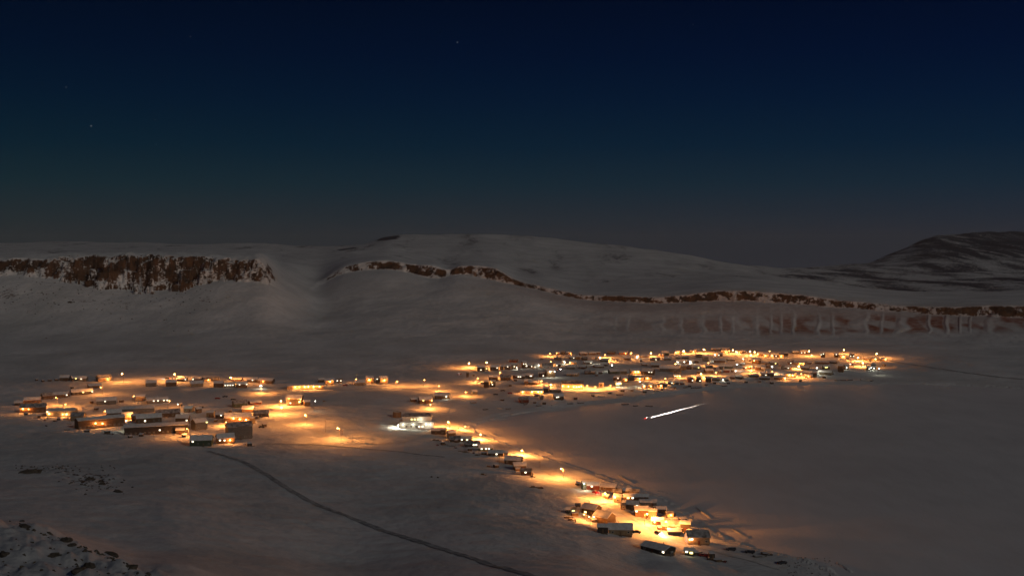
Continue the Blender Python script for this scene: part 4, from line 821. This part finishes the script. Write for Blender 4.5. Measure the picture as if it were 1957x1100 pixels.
scatter(130, f_patch, 0.35, 1.2); scatter(60, f_crest, .25, .8); scatter(60, f_spur, .2, .6)
scatter(240, lambda: (rs.random()*420, 560+g(0, 1)*30), .5, 1.8)
scatter(60, lambda: (1500+rs.random()*90, 1064+rs.random()*36), .25, .6)
tag(mb.build('stones', M['stone']), 'loose dark stones sticking out of the snow', 'stones', kind='stuff')

# ------------------------------------------------------------------ labels
ORD = lambda n: '%d%s' % (n, {1: 'st', 2: 'nd', 3: 'rd'}.get(n % 10 if n % 100 not in (11, 12, 13) else 0, 'th'))
ROWS = dict(town=[(681, 'uphill row'), (690, 'upper row'), (700, 'middle row'), (714, 'lower row'), (728, 'road row'), (900, 'waterfront row')],
            inland=[(733, 'rearmost row'), (747, 'back row'), (778, 'upper row'), (800, 'middle row'), (900, 'front row')],
            middle=[(748, 'back road'), (900, 'open ground')], lane=[(1200, 'shore lane')], shore=[(968, 'upper bend'), (1003, 'middle bend'), (1200, 'lower bend')])
ZN = dict(town='bayside town', inland='inland village', middle='village link road', lane='lane above ice', shore='shore hamlet')
def rowof(d):
    z_ = zone(d['px'], d['py'])
    for lim, nm in ROWS[z_]:
        if d['py'] < lim: return z_, nm
    return z_, ROWS[z_][-1][1]
def group_rows(L_):
    G = {}
    for d in L_: G.setdefault(rowof(d), []).append(d)
    return G
NUMW = {1: 'one', 2: 'two', 3: 'three', 4: 'four', 5: 'five', 6: 'six', 7: 'seven', 8: 'eight'}
for (z_, rw), L_ in group_rows([h for h in HOUSES if not h.get('custom')]).items():
    L_.sort(key=lambda d: d['px'])
    for i, d in enumerate(L_):
        if d['nlamp']: ft = 'house with %s wall lamp%s' % (NUMW.get(d['nlamp'], 'many'), '' if d['nlamp'] == 1 else 's')
        elif d['nlit']: ft = 'house with %s lit window%s' % (NUMW.get(d['nlit'], 'many'), '' if d['nlit'] == 1 else 's')
        else: ft = ('unlit long house' if d['L'] > 15 else ('unlit small house' if d['L'] < 7.5 else 'unlit house'))
        pos = '%s from left' % ORD(i+1) if z_ in ('town', 'inland', 'middle') else '%s down the road' % ORD(i+1)
        tag(d['t'], '%s %s, %s, %s of %s' % (WALLN[d['c']], ft, pos, rw, ZN[z_]), 'house', 'houses of the '+ZN[z_])
tag(school['t'], 'long dark low school building along the front of the inland village', 'school')
tag(tall['t'], 'tall grey building with dark roof at the inland village corner', 'building')
for (z_, rw), L_ in group_rows(LAMPS).items():
    L_.sort(key=lambda d: d['px'])
    for i, d in enumerate(L_):
        ft = 'white lamp' if d['cool'] else ('bright orange street lamp' if d['bright'] else 'orange street lamp')
        tag(d['t'], '%s, %s lamp from left, %s of %s' % (ft, ORD(i+1), rw, ZN[z_]), 'street lamp', 'street lamps of the '+ZN[z_])
for (z_, rw), L_ in group_rows(SHEDS).items():
    L_.sort(key=lambda d: d['px'])
    for i, d in enumerate(L_):
        tag(d['t'], 'small %s shed with sloping snowy roof, %s shed from left, %s, %s' % (WALLN[d['c']], ORD(i+1), rw, ZN[z_]), 'shed', 'sheds around the houses')
for i, d in enumerate(sorted(POLES, key=lambda d: d['px'])):
    tag(d['t'], 'bare wooden utility pole, %s from left, standing in the snow' % ORD(i+1), 'utility pole', 'utility poles')
for nm, L_, lab in (('boats hauled up on the shore', BOATS, 'boat'), ('sleds and snowmobiles left on the snow', SLEDS, None)):
    for (z_, rw), G_ in group_rows(L_).items():
        G_.sort(key=lambda d: (d['px'], d['py']))
        for i, d in enumerate(G_):
            k = lab or d['k']; tag(d['t'], '%s %s, %s such item from left below the %s, %s' % ('snow covered' if k == 'boat' else 'small dark', k, ORD(i+1), rw, ZN[z_]), k, nm)

# ------------------------------------------------------------------ thin night haze round the whole place
hb = MB().box((0, 5800, -18.5), (26000, 14000, 617)); hz_ = hb.build('haze', None)
hm_ = bpy.data.materials.new('thin haze'); hm_.use_nodes = True; nt = hm_.node_tree; nt.nodes.clear()
pv = nt.nodes.new('ShaderNodeVolumePrincipled'); ho = nt.nodes.new('ShaderNodeOutputMaterial'); pv.inputs['Color'].default_value = (0.85, 0.85, 0.85, 1); pv.inputs['Density'].default_value = 4e-5
nt.links.new(pv.outputs[0], ho.inputs['Volume']); hz_.data.materials.clear(); hz_.data.materials.append(hm_); tag(hz_, 'thin night haze over the bay and hills', 'haze', kind='stuff')
SC.cycles.volume_bounces = 0
